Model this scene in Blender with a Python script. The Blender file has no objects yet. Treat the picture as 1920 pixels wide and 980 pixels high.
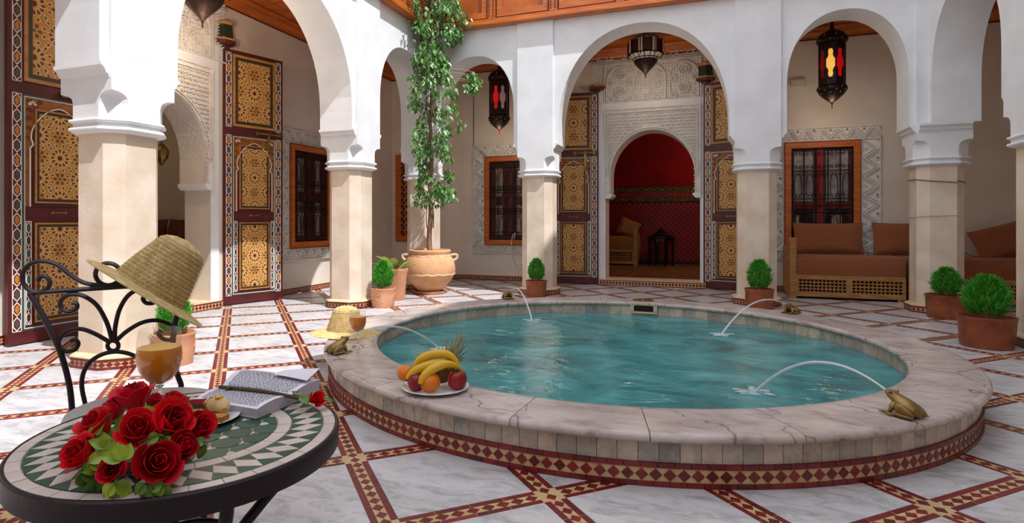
import bpy, bmesh, math, random
from math import pi, sin, cos, radians as R, sqrt, atan2, hypot
from mathutils import Vector, Matrix
random.seed(7)
SC = bpy.context.scene
COL = SC.collection

# ------------------------------------------------------------------ camera, sky, sun, exposure
F_PX, CX, HY, YAW = 1101.2, 889.35, 414.83, 0.3707
cam_d = bpy.data.cameras.new('camera'); cam = bpy.data.objects.new('camera', cam_d); COL.objects.link(cam)
cam.location = (0, 0, 1.0); cam.rotation_euler = (pi/2, 0, YAW)
cam_d.sensor_width = 36.0; cam_d.lens = 36.0*F_PX/1920.0
cam_d.shift_x = (960-CX)/1920.0; cam_d.shift_y = -(490-HY)/1920.0
cam_d.clip_start = 0.02
SC.camera = cam
world = bpy.data.worlds.new('sky'); SC.world = world; world.use_nodes = True
bg = world.node_tree.nodes['Background']
bg.inputs[0].default_value = (0.80, 0.88, 1.0, 1); bg.inputs[1].default_value = 1.25
SUN_AZ, SUN_EL = R(24), R(58)
sun_d = bpy.data.lights.new('sun', 'SUN'); sun = bpy.data.objects.new('sun', sun_d); COL.objects.link(sun)
sun_d.energy = 3.8; sun_d.angle = R(0.6); sun_d.color = (0.985, 0.985, 1.0)
SDIR = Vector((cos(SUN_EL)*cos(SUN_AZ), -cos(SUN_EL)*sin(SUN_AZ), sin(SUN_EL)))
sun.rotation_euler = SDIR.to_track_quat('Z', 'Y').to_euler()
sun.location = (6, -2, 9)
vs = SC.view_settings
vs.view_transform = 'Standard'; vs.look = 'None'; vs.gamma = 1.0; vs.use_curve_mapping = False
vs.exposure = 0.42
SC.cycles.max_bounces = 8; SC.cycles.diffuse_bounces = 5; SC.cycles.transparent_max_bounces = 12

# ------------------------------------------------------------------ measuring helpers
_c, _s = cos(YAW), sin(YAW)
def ray(x, y):
    X = (x-CX)/F_PX
    return Vector((X*_c-_s, X*_s+_c, -(y-HY)/F_PX))
def gp(x, y, z=0.0):
    r = ray(x, y); return Vector((0, 0, 1))+r*((z-1)/r.z)
def dp(x, y, d):
    return Vector((0, 0, 1))+ray(x, y)*d
def px(X, Y, Z=0):
    d = -X*_s+Y*_c
    if d < .05: return (-9e9, -9e9, d)
    return (CX+F_PX*(X*_c+Y*_s)/d, HY-F_PX*(Z-1)/d, d)

# ------------------------------------------------------------------ materials
def lin(h):
    if isinstance(h, (tuple, list)): return (*h[:3], 1)
    h = h.lstrip('#'); o = []
    for i in (0, 2, 4):
        c = int(h[i:i+2], 16)/255; o.append(c/12.92 if c <= .04045 else ((c+.055)/1.055)**2.4)
    return (*o, 1)
MATS = {}
def M(name, col, rough=.6, metal=0, col2=None, vs=6., bump=0, bs=60., spec=.5, rnd=0, stretch=None, emis=None, es=0, trans=0, ior=1.45, coat=0, det=4, lo=.35, hi=.65, sheen=0, sss=0):
    m = bpy.data.materials.new(name); m.use_nodes = True; nt = m.node_tree; N = nt.nodes; L = nt.links
    b = N['Principled BSDF']; b.inputs['Base Color'].default_value = lin(col)
    b.inputs['Roughness'].default_value = rough; b.inputs['Metallic'].default_value = metal
    b.inputs['Specular IOR Level'].default_value = spec
    if trans: b.inputs['Transmission Weight'].default_value = trans; b.inputs['IOR'].default_value = ior
    if coat: b.inputs['Coat Weight'].default_value = coat; b.inputs['Coat Roughness'].default_value = .1
    if sheen: b.inputs['Sheen Weight'].default_value = sheen
    if emis: b.inputs['Emission Color'].default_value = lin(emis); b.inputs['Emission Strength'].default_value = es
    src = None
    def coord():
        nonlocal src
        if src: return src
        g = N.new('ShaderNodeNewGeometry'); s = g.outputs['Position']
        if rnd:
            oi = N.new('ShaderNodeObjectInfo'); mu = N.new('ShaderNodeVectorMath'); mu.operation = 'MULTIPLY_ADD'
            cb = N.new('ShaderNodeCombineXYZ')
            for i in range(3): L.new(oi.outputs['Random'], cb.inputs[i])
            mu.inputs[1].default_value = (37, 91, 53); L.new(cb.outputs[0], mu.inputs[0]); L.new(s, mu.inputs[2]); s = mu.outputs[0]
        if stretch:
            mp = N.new('ShaderNodeMapping'); mp.inputs['Scale'].default_value = stretch; L.new(s, mp.inputs['Vector']); s = mp.outputs[0]
        src = s; return s
    if col2:
        n = N.new('ShaderNodeTexNoise'); n.inputs['Scale'].default_value = vs; n.inputs['Detail'].default_value = det
        L.new(coord(), n.inputs['Vector'])
        r = N.new('ShaderNodeValToRGB'); r.color_ramp.elements[0].position = lo; r.color_ramp.elements[1].position = hi
        r.color_ramp.elements[0].color = lin(col); r.color_ramp.elements[1].color = lin(col2)
        L.new(n.outputs['Fac'], r.inputs['Fac']); L.new(r.outputs['Color'], b.inputs['Base Color'])
        if rnd > 1:
            pass
    if bump:
        n = N.new('ShaderNodeTexNoise'); n.inputs['Scale'].default_value = bs; n.inputs['Detail'].default_value = 5
        L.new(coord(), n.inputs['Vector']); bp = N.new('ShaderNodeBump'); bp.inputs['Strength'].default_value = bump; bp.inputs['Distance'].default_value = .01
        L.new(n.outputs['Fac'], bp.inputs['Height']); L.new(bp.outputs['Normal'], b.inputs['Normal'])
    MATS[name] = m; return m
def tint(name, amt=.25):
    """per-piece brightness variation of a tile material"""
    m = MATS[name]; nt = m.node_tree; N = nt.nodes; L = nt.links; b = N['Principled BSDF']
    oi = N.new('ShaderNodeObjectInfo'); hs = N.new('ShaderNodeHueSaturation'); mr = N.new('ShaderNodeMapRange')
    mr.inputs['To Min'].default_value = 1-amt; mr.inputs['To Max'].default_value = 1+amt
    L.new(oi.outputs['Random'], mr.inputs['Value']); L.new(mr.outputs[0], hs.inputs['Value'])
    if b.inputs['Base Color'].links: L.new(b.inputs['Base Color'].links[0].from_socket, hs.inputs['Color'])
    else: hs.inputs['Color'].default_value = b.inputs['Base Color'].default_value
    L.new(hs.outputs[0], b.inputs['Base Color'])
def marble(name, base, vein, vein2, rough=.3, scale=2.2, bump=.0, streak=(1, 1, 1)):
    m = bpy.data.materials.new(name); m.use_nodes = True; nt = m.node_tree; N = nt.nodes; L = nt.links
    b = N['Principled BSDF']; b.inputs['Roughness'].default_value = rough
    g = N.new('ShaderNodeNewGeometry'); oi = N.new('ShaderNodeObjectInfo'); cb = N.new('ShaderNodeCombineXYZ')
    for i in range(3): L.new(oi.outputs['Random'], cb.inputs[i])
    mu = N.new('ShaderNodeVectorMath'); mu.operation = 'MULTIPLY_ADD'; mu.inputs[1].default_value = (37, 91, 53)
    L.new(cb.outputs[0], mu.inputs[0]); L.new(g.outputs['Position'], mu.inputs[2])
    mp = N.new('ShaderNodeMapping'); mp.inputs['Scale'].default_value = streak; mp.inputs['Rotation'].default_value = (0, 0, R(-35)); L.new(mu.outputs[0], mp.inputs['Vector'])
    n1 = N.new('ShaderNodeTexNoise'); n1.inputs['Scale'].default_value = scale; n1.inputs['Detail'].default_value = 8; n1.inputs['Roughness'].default_value = .68; n1.inputs['Distortion'].default_value = .9
    n2 = N.new('ShaderNodeTexNoise'); n2.inputs['Scale'].default_value = scale*4.5; n2.inputs['Detail'].default_value = 6; n2.inputs['Roughness'].default_value = .7; n2.inputs['Distortion'].default_value = .6
    L.new(mp.outputs[0], n1.inputs['Vector']); L.new(mp.outputs[0], n2.inputs['Vector'])
    r1 = N.new('ShaderNodeValToRGB'); e = r1.color_ramp.elements
    e[0].position = .40; e[0].color = (0, 0, 0, 1); e[1].position = .66; e[1].color = (1, 1, 1, 1)
    L.new(n1.outputs['Fac'], r1.inputs['Fac'])
    r2 = N.new('ShaderNodeValToRGB'); e = r2.color_ramp.elements
    e[0].position = .47; e[0].color = (0, 0, 0, 1); e[1].position = .70; e[1].color = (.85, .85, .85, 1)
    L.new(n2.outputs['Fac'], r2.inputs['Fac'])
    x1 = N.new('ShaderNodeMix'); x1.data_type = 'RGBA'; x1.inputs['A'].default_value = lin(base); x1.inputs['B'].default_value = lin(vein)
    L.new(r1.outputs['Color'], x1.inputs['Factor'])
    x2 = N.new('ShaderNodeMix'); x2.data_type = 'RGBA'; x2.inputs['B'].default_value = lin(vein2)
    L.new(r2.outputs['Color'], x2.inputs['Factor']); L.new(x1.outputs['Result'], x2.inputs['A'])
    L.new(x2.outputs['Result'], b.inputs['Base Color'])
    if name == 'marble_coping':       # hairline cracks
        nd_ = N.new('ShaderNodeTexNoise'); nd_.inputs['Scale'].default_value = 2.5; nd_.inputs['Detail'].default_value = 4; L.new(mu.outputs[0], nd_.inputs['Vector'])
        av = N.new('ShaderNodeVectorMath'); av.operation = 'MULTIPLY_ADD'; av.inputs[1].default_value = (.5, .5, .5); L.new(nd_.outputs['Color'], av.inputs[0]); L.new(mu.outputs[0], av.inputs[2])
        vo = N.new('ShaderNodeTexVoronoi'); vo.feature = 'DISTANCE_TO_EDGE'; vo.inputs['Scale'].default_value = 1.7; L.new(av.outputs[0], vo.inputs['Vector'])
        lt = N.new('ShaderNodeMapRange'); lt.inputs['From Min'].default_value = .003; lt.inputs['From Max'].default_value = .011; lt.inputs['To Min'].default_value = .75; lt.inputs['To Max'].default_value = 0; L.new(vo.outputs['Distance'], lt.inputs['Value'])
        x3 = N.new('ShaderNodeMix'); x3.data_type = 'RGBA'; x3.inputs['B'].default_value = lin('#6f5750'); L.new(lt.outputs[0], x3.inputs['Factor']); L.new(x2.outputs['Result'], x3.inputs['A']); L.new(x3.outputs['Result'], b.inputs['Base Color'])
    MATS[name] = m; return m

M('plaster_white', '#e9eaec', .85, col2='#dfe0e2', vs=3, bump=.10, bs=40)
M('plaster_carved', '#e6e1da', .85, col2='#d8d2ca', vs=9, bump=.15, bs=90)
M('plaster_groove', '#b9b0a5', .9)
M('wall_cream', '#e3d8ca', .85, col2='#d9ccbb', vs=2.2, bump=.10, bs=35)
M('tadelakt', '#e6d6c4', .55, col2='#d6c2ab', vs=4, bump=.18, bs=30)
M('plinth_cream', '#dfc8a8', .5, col2='#d3b78f', vs=9)
marble('marble', '#d3d0d1', '#bfbcbe', '#8e8c90', .30, 1.6, streak=(1, 2.4, 1))
marble('marble_coping', '#c8bbb5', '#b3a29c', '#85726f', .28, 1.3, streak=(1, 2.0, 1))
marble('marble_wall', '#c9baa9', '#b0a090', '#8f8072', .35, 3.2)
marble('marble_wall_grey', '#b5aca1', '#99928a', '#7c756e', .35, 3.2)
tint('marble_wall', .16); tint('marble_wall_grey', .16)
M('grout', '#9a8a78', .9)
M('red_tile', '#7a1f22', .38, col2='#631519', vs=14, rnd=1); tint('red_tile', .28)
M('beige_tile', '#cfb184', .45, col2='#bd9a6a', vs=12, rnd=1)
M('wood_orange', '#c66a1c', .35, col2='#a94f10', vs=3.0, stretch=(1, 1, 9), coat=.25)
M('wood_ceiling', '#c4691f', .4, col2='#a34d12', vs=2.2, stretch=(1.2, 7, 1))
M('wood_dark_orange', '#7e3410', .4, col2='#5f230a', vs=4)
M('wood_bench', '#b8834a', .5, col2='#9a6a36', vs=5, stretch=(1, 1, 6))
M('maroon', '#57191a', .42, col2='#471012', vs=5)
M('gold_paint', '#c58f45', .45, col2='#b07a32', vs=9)
M('gold_line', '#e3bd78', .45)
M('brown_paint', '#6b3216', .5)
M('dark_olive', '#3a2c14', .5)
M('white_paint', '#e6ddd3', .5)
M('teal_paint', '#1f5b54', .5)
M('orange_paint', '#c4771d', .5)
M('slate_paint', '#4b4a44', .5)
M('iron', '#2a2226', .45, .6, bump=.1, bs=80)
M('iron_rust', '#33211c', .5, .6, col2='#241715', vs=20)
M('bronze', '#a08350', .38, .6, col2='#75592e', vs=14)
M('brass', '#a98d4f', .35, .8, col2='#7d6432', vs=10)
M('lantern_metal', '#3a2620', .45, .7, col2='#231512', vs=20)
def simple_glass(name, col, rough=.02, ior=1.45):
    m = bpy.data.materials.new(name); m.use_nodes = True; nt = m.node_tree; N = nt.nodes; L = nt.links
    b = N['Principled BSDF']; b.inputs['Base Color'].default_value = lin(col); b.inputs['Roughness'].default_value = rough
    b.inputs['Transmission Weight'].default_value = 1; b.inputs['IOR'].default_value = ior
    MATS[name] = m
def thin_glass(name):
    m = bpy.data.materials.new(name); m.use_nodes = True; nt = m.node_tree; N = nt.nodes; L = nt.links
    N.remove(N['Principled BSDF']); out = N['Material Output']; t = N.new('ShaderNodeBsdfTransparent'); t.inputs[0].default_value = (.97, .98, .98, 1)
    gl = N.new('ShaderNodeBsdfGlossy'); gl.inputs['Roughness'].default_value = .03; lw = N.new('ShaderNodeLayerWeight'); lw.inputs['Blend'].default_value = .12
    mx = N.new('ShaderNodeMixShader'); mm = N.new('ShaderNodeMath'); mm.operation = 'MULTIPLY_ADD'; mm.inputs[1].default_value = .32; mm.inputs[2].default_value = .03; L.new(lw.outputs['Facing'], mm.inputs[0]); L.new(mm.outputs[0], mx.inputs[0]); L.new(t.outputs[0], mx.inputs[1]); L.new(gl.outputs[0], mx.inputs[2]); L.new(mx.outputs[0], out.inputs['Surface']); MATS[name] = m
thin_glass('glass'); simple_glass('solid_glass', '#ffffff', .0, 1.45)
M('juice', '#dd7c0a', .3, col2='#e38a14', vs=20, spec=.3)
M('juice_top', '#e0a648', .35)
M('straw', '#d6bd86', .8, col2='#b99a60', vs=40, bump=.3, bs=200)
M('straw_dark', '#a88c56', .85, col2='#86693c', vs=50)
M('terracotta_pale', '#d39b78', .8, col2='#c38663', vs=5, bump=.2, bs=30)
M('terracotta', '#a8603c', .65, col2='#8d4a2b', vs=6, bump=.2, bs=25)
M('terracotta_wet', '#96502c', .42, col2='#7a3b1d', vs=7, bump=.2, bs=25)
M('clay_urn', '#d8a579', .8, col2='#c58d5f', vs=3.5, bump=.3, bs=14)
M('clay_rim', '#e5c8a8', .85, col2='#d0a884', vs=9)
M('soil', '#3d2a20', .95, bump=.6, bs=60)
M('leaf', '#4f8038', .36, col2='#6d9a4e', vs=30)
M('leaf_pale', '#86a872', .4, col2='#5f8a50', vs=30)
M('conifer', '#1f7a10', .6, col2='#2f9418', vs=25)
M('conifer_pale', '#3f9a1c', .6, col2='#5fb52c', vs=25)  # lighter green, mixed at random among the blades of every plant
M('palm', '#5d7a2e', .5, col2='#a3a838', vs=7)
M('bark', '#9c7b60', .85, col2='#7b5b42', vs=18, bump=.4, bs=50)
M('twig', '#a3917c', .85)
M('rose', '#e0081c', .5, col2='#c40514', vs=16, spec=.25)
M('rose_deep', '#b80414', .5, col2='#960310', vs=18, spec=.25)
M('rose_pink', '#d60f30', .5, col2='#bd0a26', vs=16, spec=.25)
M('lime_leaf', '#a9c034', .4, col2='#7b962c', vs=25)
M('rose_leaf', '#4d6a25', .45, col2='#6a8a30', vs=25)
M('stem', '#4b3b22', .7)
M('paper', '#dedbe6', .8)
M('page_edge', '#b9b4c0', .85)
M('ink', '#6d6a78', .9)
M('red_plaster', '#820309', .7, col2='#6a0206', vs=2, bump=.08, bs=20, spec=.15)
M('red_glaze', '#8e060c', .35, col2='#74040a', vs=3, spec=.3)
M('black_grout', '#1d0a08', .7)
M('gold_glaze', '#a87530', .3, .2, col2='#7c4d17', vs=10)
M('floor_tan', '#87592f', .4, col2='#6d4423', vs=3)
M('spandrel_paint', '#9a5a1c', .5, col2='#7d420f', vs=18)
M('fabric_brown', '#985832', .9, col2='#854928', vs=60, bump=.25, bs=220, sheen=.2)
M('fabric_gold', '#9a6a35', .9, col2='#84572a', vs=40, bump=.2, bs=200)
M('fabric_red', '#5a2620', .9, col2='#7a4638', vs=14)
M('black_lacquer', '#120d0b', .3)
M('green_tile', '#2b5444', .42, spec=.3, col2='#20443a', vs=14, rnd=1, bump=.1, bs=30); tint('green_tile', .22)
M('white_tile', '#cbbdb6', .42, col2='#bcaca4', vs=14, rnd=1); tint('white_tile', .07)
M('seat_grey', '#a9a3a2', .6)
M('porcelain', '#e2dfe2', .2)
M('orange_fruit', '#e8840f', .45, col2='#de7408', vs=20, bump=.25, bs=160)
M('apple', '#9b1a1c', .3, col2='#7a1014', vs=8)
M('apple_yellow', '#b8672a', .35)
M('banana', '#e0b425', .45, col2='#d2a21c', vs=8)
M('banana_tip', '#4c3a16', .7)
M('banana_stem', '#8c8a2c', .6)
M('pine_leaf', '#7d7f5a', .55, col2='#9c9470', vs=30)
M('pine_body', '#8a6a2c', .7, col2='#5d4a22', vs=25, bump=.5, bs=60)
M('pastry', '#c0823c', .75, col2='#a9692a', vs=25, bump=.3, bs=80)
M('pastry_pale', '#d9b684', .75, col2='#c99f68', vs=25)
M('chocolate', '#3b2218', .45)
M('icing', '#d8a21e', .5)
M('cable', '#cfc7ba', .6)
M('cable_dark', '#5a4a40', .6)
M('plastic', '#c9bd9c', .4)
M('pane', '#a39a98', .2, col2='#756c6c', vs=6)
M('pane_paint', '#9a948a', .3, col2='#6f6258', vs=30)
M('shutter', '#4a1213', .45, col2='#3a0c0d', vs=4)
M('curtain', '#8f1814', .7)
M('lant_red', '#8e0a0c', .2, emis='#8e0a0c', es=.15)
M('lant_red_dark', '#4a0c10', .2)
M('lant_lit', '#f0b450', .3, emis='#f3b24a', es=.6)
M('lant_hot', '#e01018', .2, emis='#e80a14', es=.2)
M('lant_cream', '#cfc4b2', .25)
M('lant_pink', '#d8a8a8', .3)
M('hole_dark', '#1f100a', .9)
M('green_block', '#20301f', .45)
M('upper_wall', '#e0d8cc', .9)
# turbid pool water
def water_mat():
    m = bpy.data.materials.new('pool_water'); m.use_nodes = True; nt = m.node_tree; N = nt.nodes; L = nt.links
    b = N['Principled BSDF']; b.inputs['Roughness'].default_value = .12; b.inputs['IOR'].default_value = 1.33
    g = N.new('ShaderNodeNewGeometry'); mp = N.new('ShaderNodeMapping'); mp.inputs['Rotation'].default_value = (0, 0, R(35)); mp.inputs['Scale'].default_value = (1.0, 1.7, 1)
    L.new(g.outputs['Position'], mp.inputs['Vector'])
    n = N.new('ShaderNodeTexNoise'); n.inputs['Scale'].default_value = 1.3; n.inputs['Detail'].default_value = 7; n.inputs['Distortion'].default_value = 1.6
    L.new(mp.outputs[0], n.inputs['Vector'])
    r = N.new('ShaderNodeValToRGB'); e = r.color_ramp.elements
    e[0].position = .28; e[0].color = lin('#2d6664'); e[1].position = .66; e[1].color = lin('#56a3a4')
    e3 = r.color_ramp.elements.new(.78); e3.color = lin('#8fbfbd')
    e2 = r.color_ramp.elements.new(.5); e2.color = lin('#428d90')
    L.new(n.outputs['Fac'], r.inputs['Fac']); L.new(r.outputs['Color'], b.inputs['Base Color'])
    n2 = N.new('ShaderNodeTexNoise'); n2.inputs['Scale'].default_value = 5; n2.inputs['Detail'].default_value = 4; n2.inputs['Distortion'].default_value = 1.
    L.new(mp.outputs[0], n2.inputs['Vector'])
    bp = N.new('ShaderNodeBump'); bp.inputs['Strength'].default_value = .35; bp.inputs['Distance'].default_value = .03
    L.new(n2.outputs['Fac'], bp.inputs['Height']); L.new(bp.outputs['Normal'], b.inputs['Normal'])
    MATS['pool_water'] = m
water_mat()
def jet_mat(name, alpha, col='#eaf0f2'):
    m = bpy.data.materials.new(name); m.use_nodes = True; b = m.node_tree.nodes['Principled BSDF']
    b.inputs['Base Color'].default_value = lin(col); b.inputs['Roughness'].default_value = .2; b.inputs['Alpha'].default_value = alpha
    MATS[name] = m
jet_mat('jet', .6); jet_mat('foam', .30)

# ------------------------------------------------------------------ mesh builder
class MB:
    def __init__(s): s.v = []; s.f = []; s.m = []
    def add(s, vs, fs, mi=0):
        o = len(s.v); s.v += [tuple(v) for v in vs]; s.f += [tuple(i+o for i in f) for f in fs]; s.m += [mi]*len(fs); return s
    def box(s, x0, y0, z0, x1, y1, z1, mi=0):
        return s.add([(x0,y0,z0),(x1,y0,z0),(x1,y1,z0),(x0,y1,z0),(x0,y0,z1),(x1,y0,z1),(x1,y1,z1),(x0,y1,z1)],
                     [(3,2,1,0),(4,5,6,7),(0,1,5,4),(1,2,6,5),(2,3,7,6),(3,0,4,7)], mi)
    def prism(s, poly, t0, t1, mi=0, fn=None, cap0=True):
        """extrude a 2-d polygon from t0 to t1; fn maps (a, b, t) to xyz"""
        fn = fn or (lambda a, b, t: (a, b, t)); n = len(poly)
        vs = [fn(a, b, t0) for a, b in poly]+[fn(a, b, t1) for a, b in poly]
        fs = [tuple(range(n, 2*n))]+[(i, (i+1) % n, n+(i+1) % n, n+i) for i in range(n)]
        if cap0: fs.append(tuple(range(n-1, -1, -1)))
        return s.add(vs, fs, mi)
    def lathe(s, prof, n=24, c=(0, 0, 0), mi=0, a0=0, a1=2*pi, fn=None, rfn=None):
        full = abs(a1-a0-2*pi) < 1e-6; k = n if full else n+1; vs = []; fs = []
        for r, z in prof:
            for i in range(k):
                a = a0+(a1-a0)*i/n; rr = r*(rfn(a, z) if rfn else 1)
                p = (c[0]+rr*cos(a), c[1]+rr*sin(a), c[2]+z); vs.append(fn(p) if fn else p)
        for j in range(len(prof)-1):
            for i in range(n):
                i2 = (i+1) % k
                fs.append((j*k+i, j*k+i2, (j+1)*k+i2, (j+1)*k+i))
        return s.add(vs, fs, mi)
    def tube(s, pts, r, n=8, mi=0, caps=True):
        P = [Vector(p) for p in pts]; rs = r if isinstance(r, (list, tuple)) else [r]*len(P)
        up = None; vs = []; fs = []
        for i, p in enumerate(P):
            t = (P[min(i+1, len(P)-1)]-P[max(i-1, 0)])
            if t.length < 1e-9: t = Vector((0, 0, 1))
            t.normalize()
            if up is None:
                up = t.orthogonal().normalized()
            else:
                up = up-t*up.dot(t)
                up = up.normalized() if up.length > 1e-6 else t.orthogonal().normalized()
            b = t.cross(up)
            for k in range(n):
                a = 2*pi*k/n; vs.append(p+(up*cos(a)+b*sin(a))*rs[i])
        for i in range(len(P)-1):
            for k in range(n):
                k2 = (k+1) % n; fs.append((i*n+k, i*n+k2, (i+1)*n+k2, (i+1)*n+k))
        if caps: fs += [tuple(range(n-1, -1, -1)), tuple(range((len(P)-1)*n, len(P)*n))]
        return s.add(vs, fs, mi)
    def grid(s, fn, nu, nv, mi=0, th=0):
        """surface fn(u, v), u and v in 0..1; th gives it a thickness along its normal"""
        P = [[Vector(fn(i/nu, j/nv)) for i in range(nu+1)] for j in range(nv+1)]
        k = nu+1; vs = [p for r in P for p in r]
        fs = [(j*k+i, j*k+i+1, (j+1)*k+i+1, (j+1)*k+i) for j in range(nv) for i in range(nu)]
        if th:
            o = len(vs); back = []
            for j in range(nv+1):
                for i in range(nu+1):
                    du = P[j][min(i+1, nu)]-P[j][max(i-1, 0)]; dv = P[min(j+1, nv)][i]-P[max(j-1, 0)][i]
                    nn = du.cross(dv); nn = nn.normalized() if nn.length > 1e-12 else Vector((0, 0, 1)); back.append(P[j][i]-nn*th)
            vs = vs+back
            fs += [tuple(o+q for q in reversed(f)) for f in fs]
            ring = [i for i in range(nu)]+[j*k+nu for j in range(nv)]+[nv*k+i for i in range(nu, 0, -1)]+[j*k for j in range(nv, 0, -1)]
            m = len(ring); fs += [(ring[q], o+ring[q], o+ring[(q+1) % m], ring[(q+1) % m]) for q in range(m)]
        return s.add(vs, fs, mi)
    def ball(s, c, r, n=12, m=8, mi=0, fn=None):
        rx, ry, rz = r if isinstance(r, (list, tuple)) else (r, r, r); vs = []; fs = []
        for j in range(m+1):
            t = pi*j/m
            for i in range(n):
                a = 2*pi*i/n; p = Vector((rx*sin(t)*cos(a), ry*sin(t)*sin(a), -rz*cos(t)))
                if fn: p = Vector(fn(p))
                vs.append(p+Vector(c))
        for j in range(m):
            for i in range(n): fs.append((j*n+i, j*n+(i+1) % n, (j+1)*n+(i+1) % n, (j+1)*n+i))
        return s.add(vs, fs, mi)
    def mesh(s, name, mats, smooth=False, ang=35):
        me = bpy.data.meshes.new(name); me.from_pydata(s.v, [], s.f)
        for m in (mats if isinstance(mats, (list, tuple)) else [mats]): me.materials.append(MATS[m])
        if len(set(s.m)) > 1 or (s.m and s.m[0]): me.polygons.foreach_set('material_index', s.m)
        if smooth:
            me.polygons.foreach_set('use_smooth', [True]*len(s.f)); me.update(); me.set_sharp_from_angle(angle=R(ang))
        me.update(); return me
    def build(s, name, mats, parent=None, smooth=False, loc=None, rot=None, ang=35, label=None, kind=None):
        return inst(name, s.mesh(name, mats, smooth, ang), parent, loc, rot, label=label, kind=kind)
def inst(name, me, parent=None, loc=None, rot=None, scale=None, label=None, kind=None):
    o = bpy.data.objects.new(name, me); COL.objects.link(o)
    if parent: o.parent = parent
    if loc is not None: o.location = loc
    if rot is not None: o.rotation_euler = rot
    if scale is not None: o.scale = scale
    if label: o['label'] = label
    if kind: o['kind'] = kind
    return o
def tag(o, label, cat, group=None, kind=None):
    o['label'] = label; o['category'] = cat
    if group: o['group'] = group
    if kind: o['kind'] = kind
    return o
def thing(name, label, cat, loc=(0, 0, 0), rotz=0, group=None, rot=None):
    o = bpy.data.objects.new(name, None); COL.objects.link(o); o.location = loc
    o.rotation_euler = rot if rot else (0, 0, rotz); o.empty_display_size = .1
    return tag(o, label, cat, group)
def copy_tree(o, parent=None):
    c = o.copy(); COL.objects.link(c); c.parent = parent
    for ch in list(o.children): copy_tree(ch, c)
    return c
def struct(name, mb, mats, parent=None, smooth=False, ang=35, label=None):
    o = mb.build(name, mats, parent, smooth, ang=ang)
    if not parent: o['kind'] = 'structure'; o['label'] = label or name.replace('_', ' ')
    return o
def sempty(name, label, loc=(0, 0, 0), rotz=0):
    o = bpy.data.objects.new(name, None); COL.objects.link(o); o.location = loc; o.rotation_euler = (0, 0, rotz)
    o['kind'] = 'structure'; o['label'] = label; o.empty_display_size = .1; return o
def clip(poly, nx, ny, d):
    """keep the side nx*x + ny*y >= d"""
    out = []
    for i in range(len(poly)):
        a, b = poly[i], poly[(i+1) % len(poly)]; da, db = nx*a[0]+ny*a[1]-d, nx*b[0]+ny*b[1]-d
        if da >= 0: out.append(a)
        if da*db < 0: t = da/(da-db); out.append((a[0]+(b[0]-a[0])*t, a[1]+(b[1]-a[1])*t))
    return out
def smooth_curve(pts, n=6):
    """Catmull-Rom through 2-d or 3-d points"""
    P = [Vector(p) for p in pts]; out = []
    for i in range(len(P)-1):
        p0, p1, p2, p3 = P[max(i-1, 0)], P[i], P[i+1], P[min(i+2, len(P)-1)]
        for k in range(n):
            t = k/n; out.append(.5*((2*p1)+(p2-p0)*t+(2*p0-5*p1+4*p2-p3)*t*t+(3*p1-p0-3*p2+p3)*t**3))
    out.append(P[-1]); return out
def spiral(c, r0, r1, a0, a1, n=20):
    return [(c[0]+(r0+(r1-r0)*i/n)*cos(a0+(a1-a0)*i/n), c[1]+(r0+(r1-r0)*i/n)*sin(a0+(a1-a0)*i/n)) for i in range(n+1)]
# ------------------------------------------------------------------ layout (metres; camera foot at the origin)
XL, YB, XR, YS = -5.29, 9.45, 3.95, -1.8          # outer walls of the galleries
ZC = 3.70                                        # gallery ceiling
PX, PY, PR, PRI, PZ, WZ = -.575, 4.243, 1.977, 1.69, .21, .088   # pool
PIL = dict(A=(-3.905, 3.01), B=(-3.905, 5.99), F=(-3.905, 7.95), C=(-2.115, 7.95), D=(.61, 7.95), E=(2.42, 7.95), G=(2.62, 6.0), H=(2.825, 3.01), I=(-3.905, .95))
WH = .215                                        # half thickness of the arcade walls

# ------------------------------------------------------------------ floor
floor_mb = MB().box(XL, YS, -.12, XR, YB, -.006)
floor = struct('floor', floor_mb, 'grout', label='courtyard floor of white marble slabs framed by red and beige tile bands')
FP = Vector((cos(R(133)), sin(R(133)))); FQ = Vector((cos(R(43)), sin(R(43))))
def fxy(p, q):
    v = FP*(p+.018*q)+FQ*q; return (v.x, v.y)
def pk(k): return 1.27+.607*k
def qk(k): return .449+(.603 if k >= 0 else .578)*k
def floor_clip(poly):
    for a in ((1, 0, XL+.01), (-1, 0, -XR), (0, 1, YS), (0, -1, -YB)):
        poly = clip(poly, *a)
        if len(poly) < 3: return []
    cx_ = sum(p[0] for p in poly)/len(poly)-PX; cy_ = sum(p[1] for p in poly)/len(poly)-PY
    l = hypot(cx_, cy_)
    if l < 1.55: return []
    if l < 2.6: poly = clip(poly, cx_/l, cy_/l, (cx_*PX+cy_*PY)/l+1.86)
    return poly if len(poly) > 2 else []
HB = .045                                        # half width of a tile band
slab_me = None
band = MB(); bord = []; diam = []
def area(p): return abs(sum(p[i][0]*p[(i+1) % len(p)][1]-p[(i+1) % len(p)][0]*p[i][1] for i in range(len(p))))/2
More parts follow.
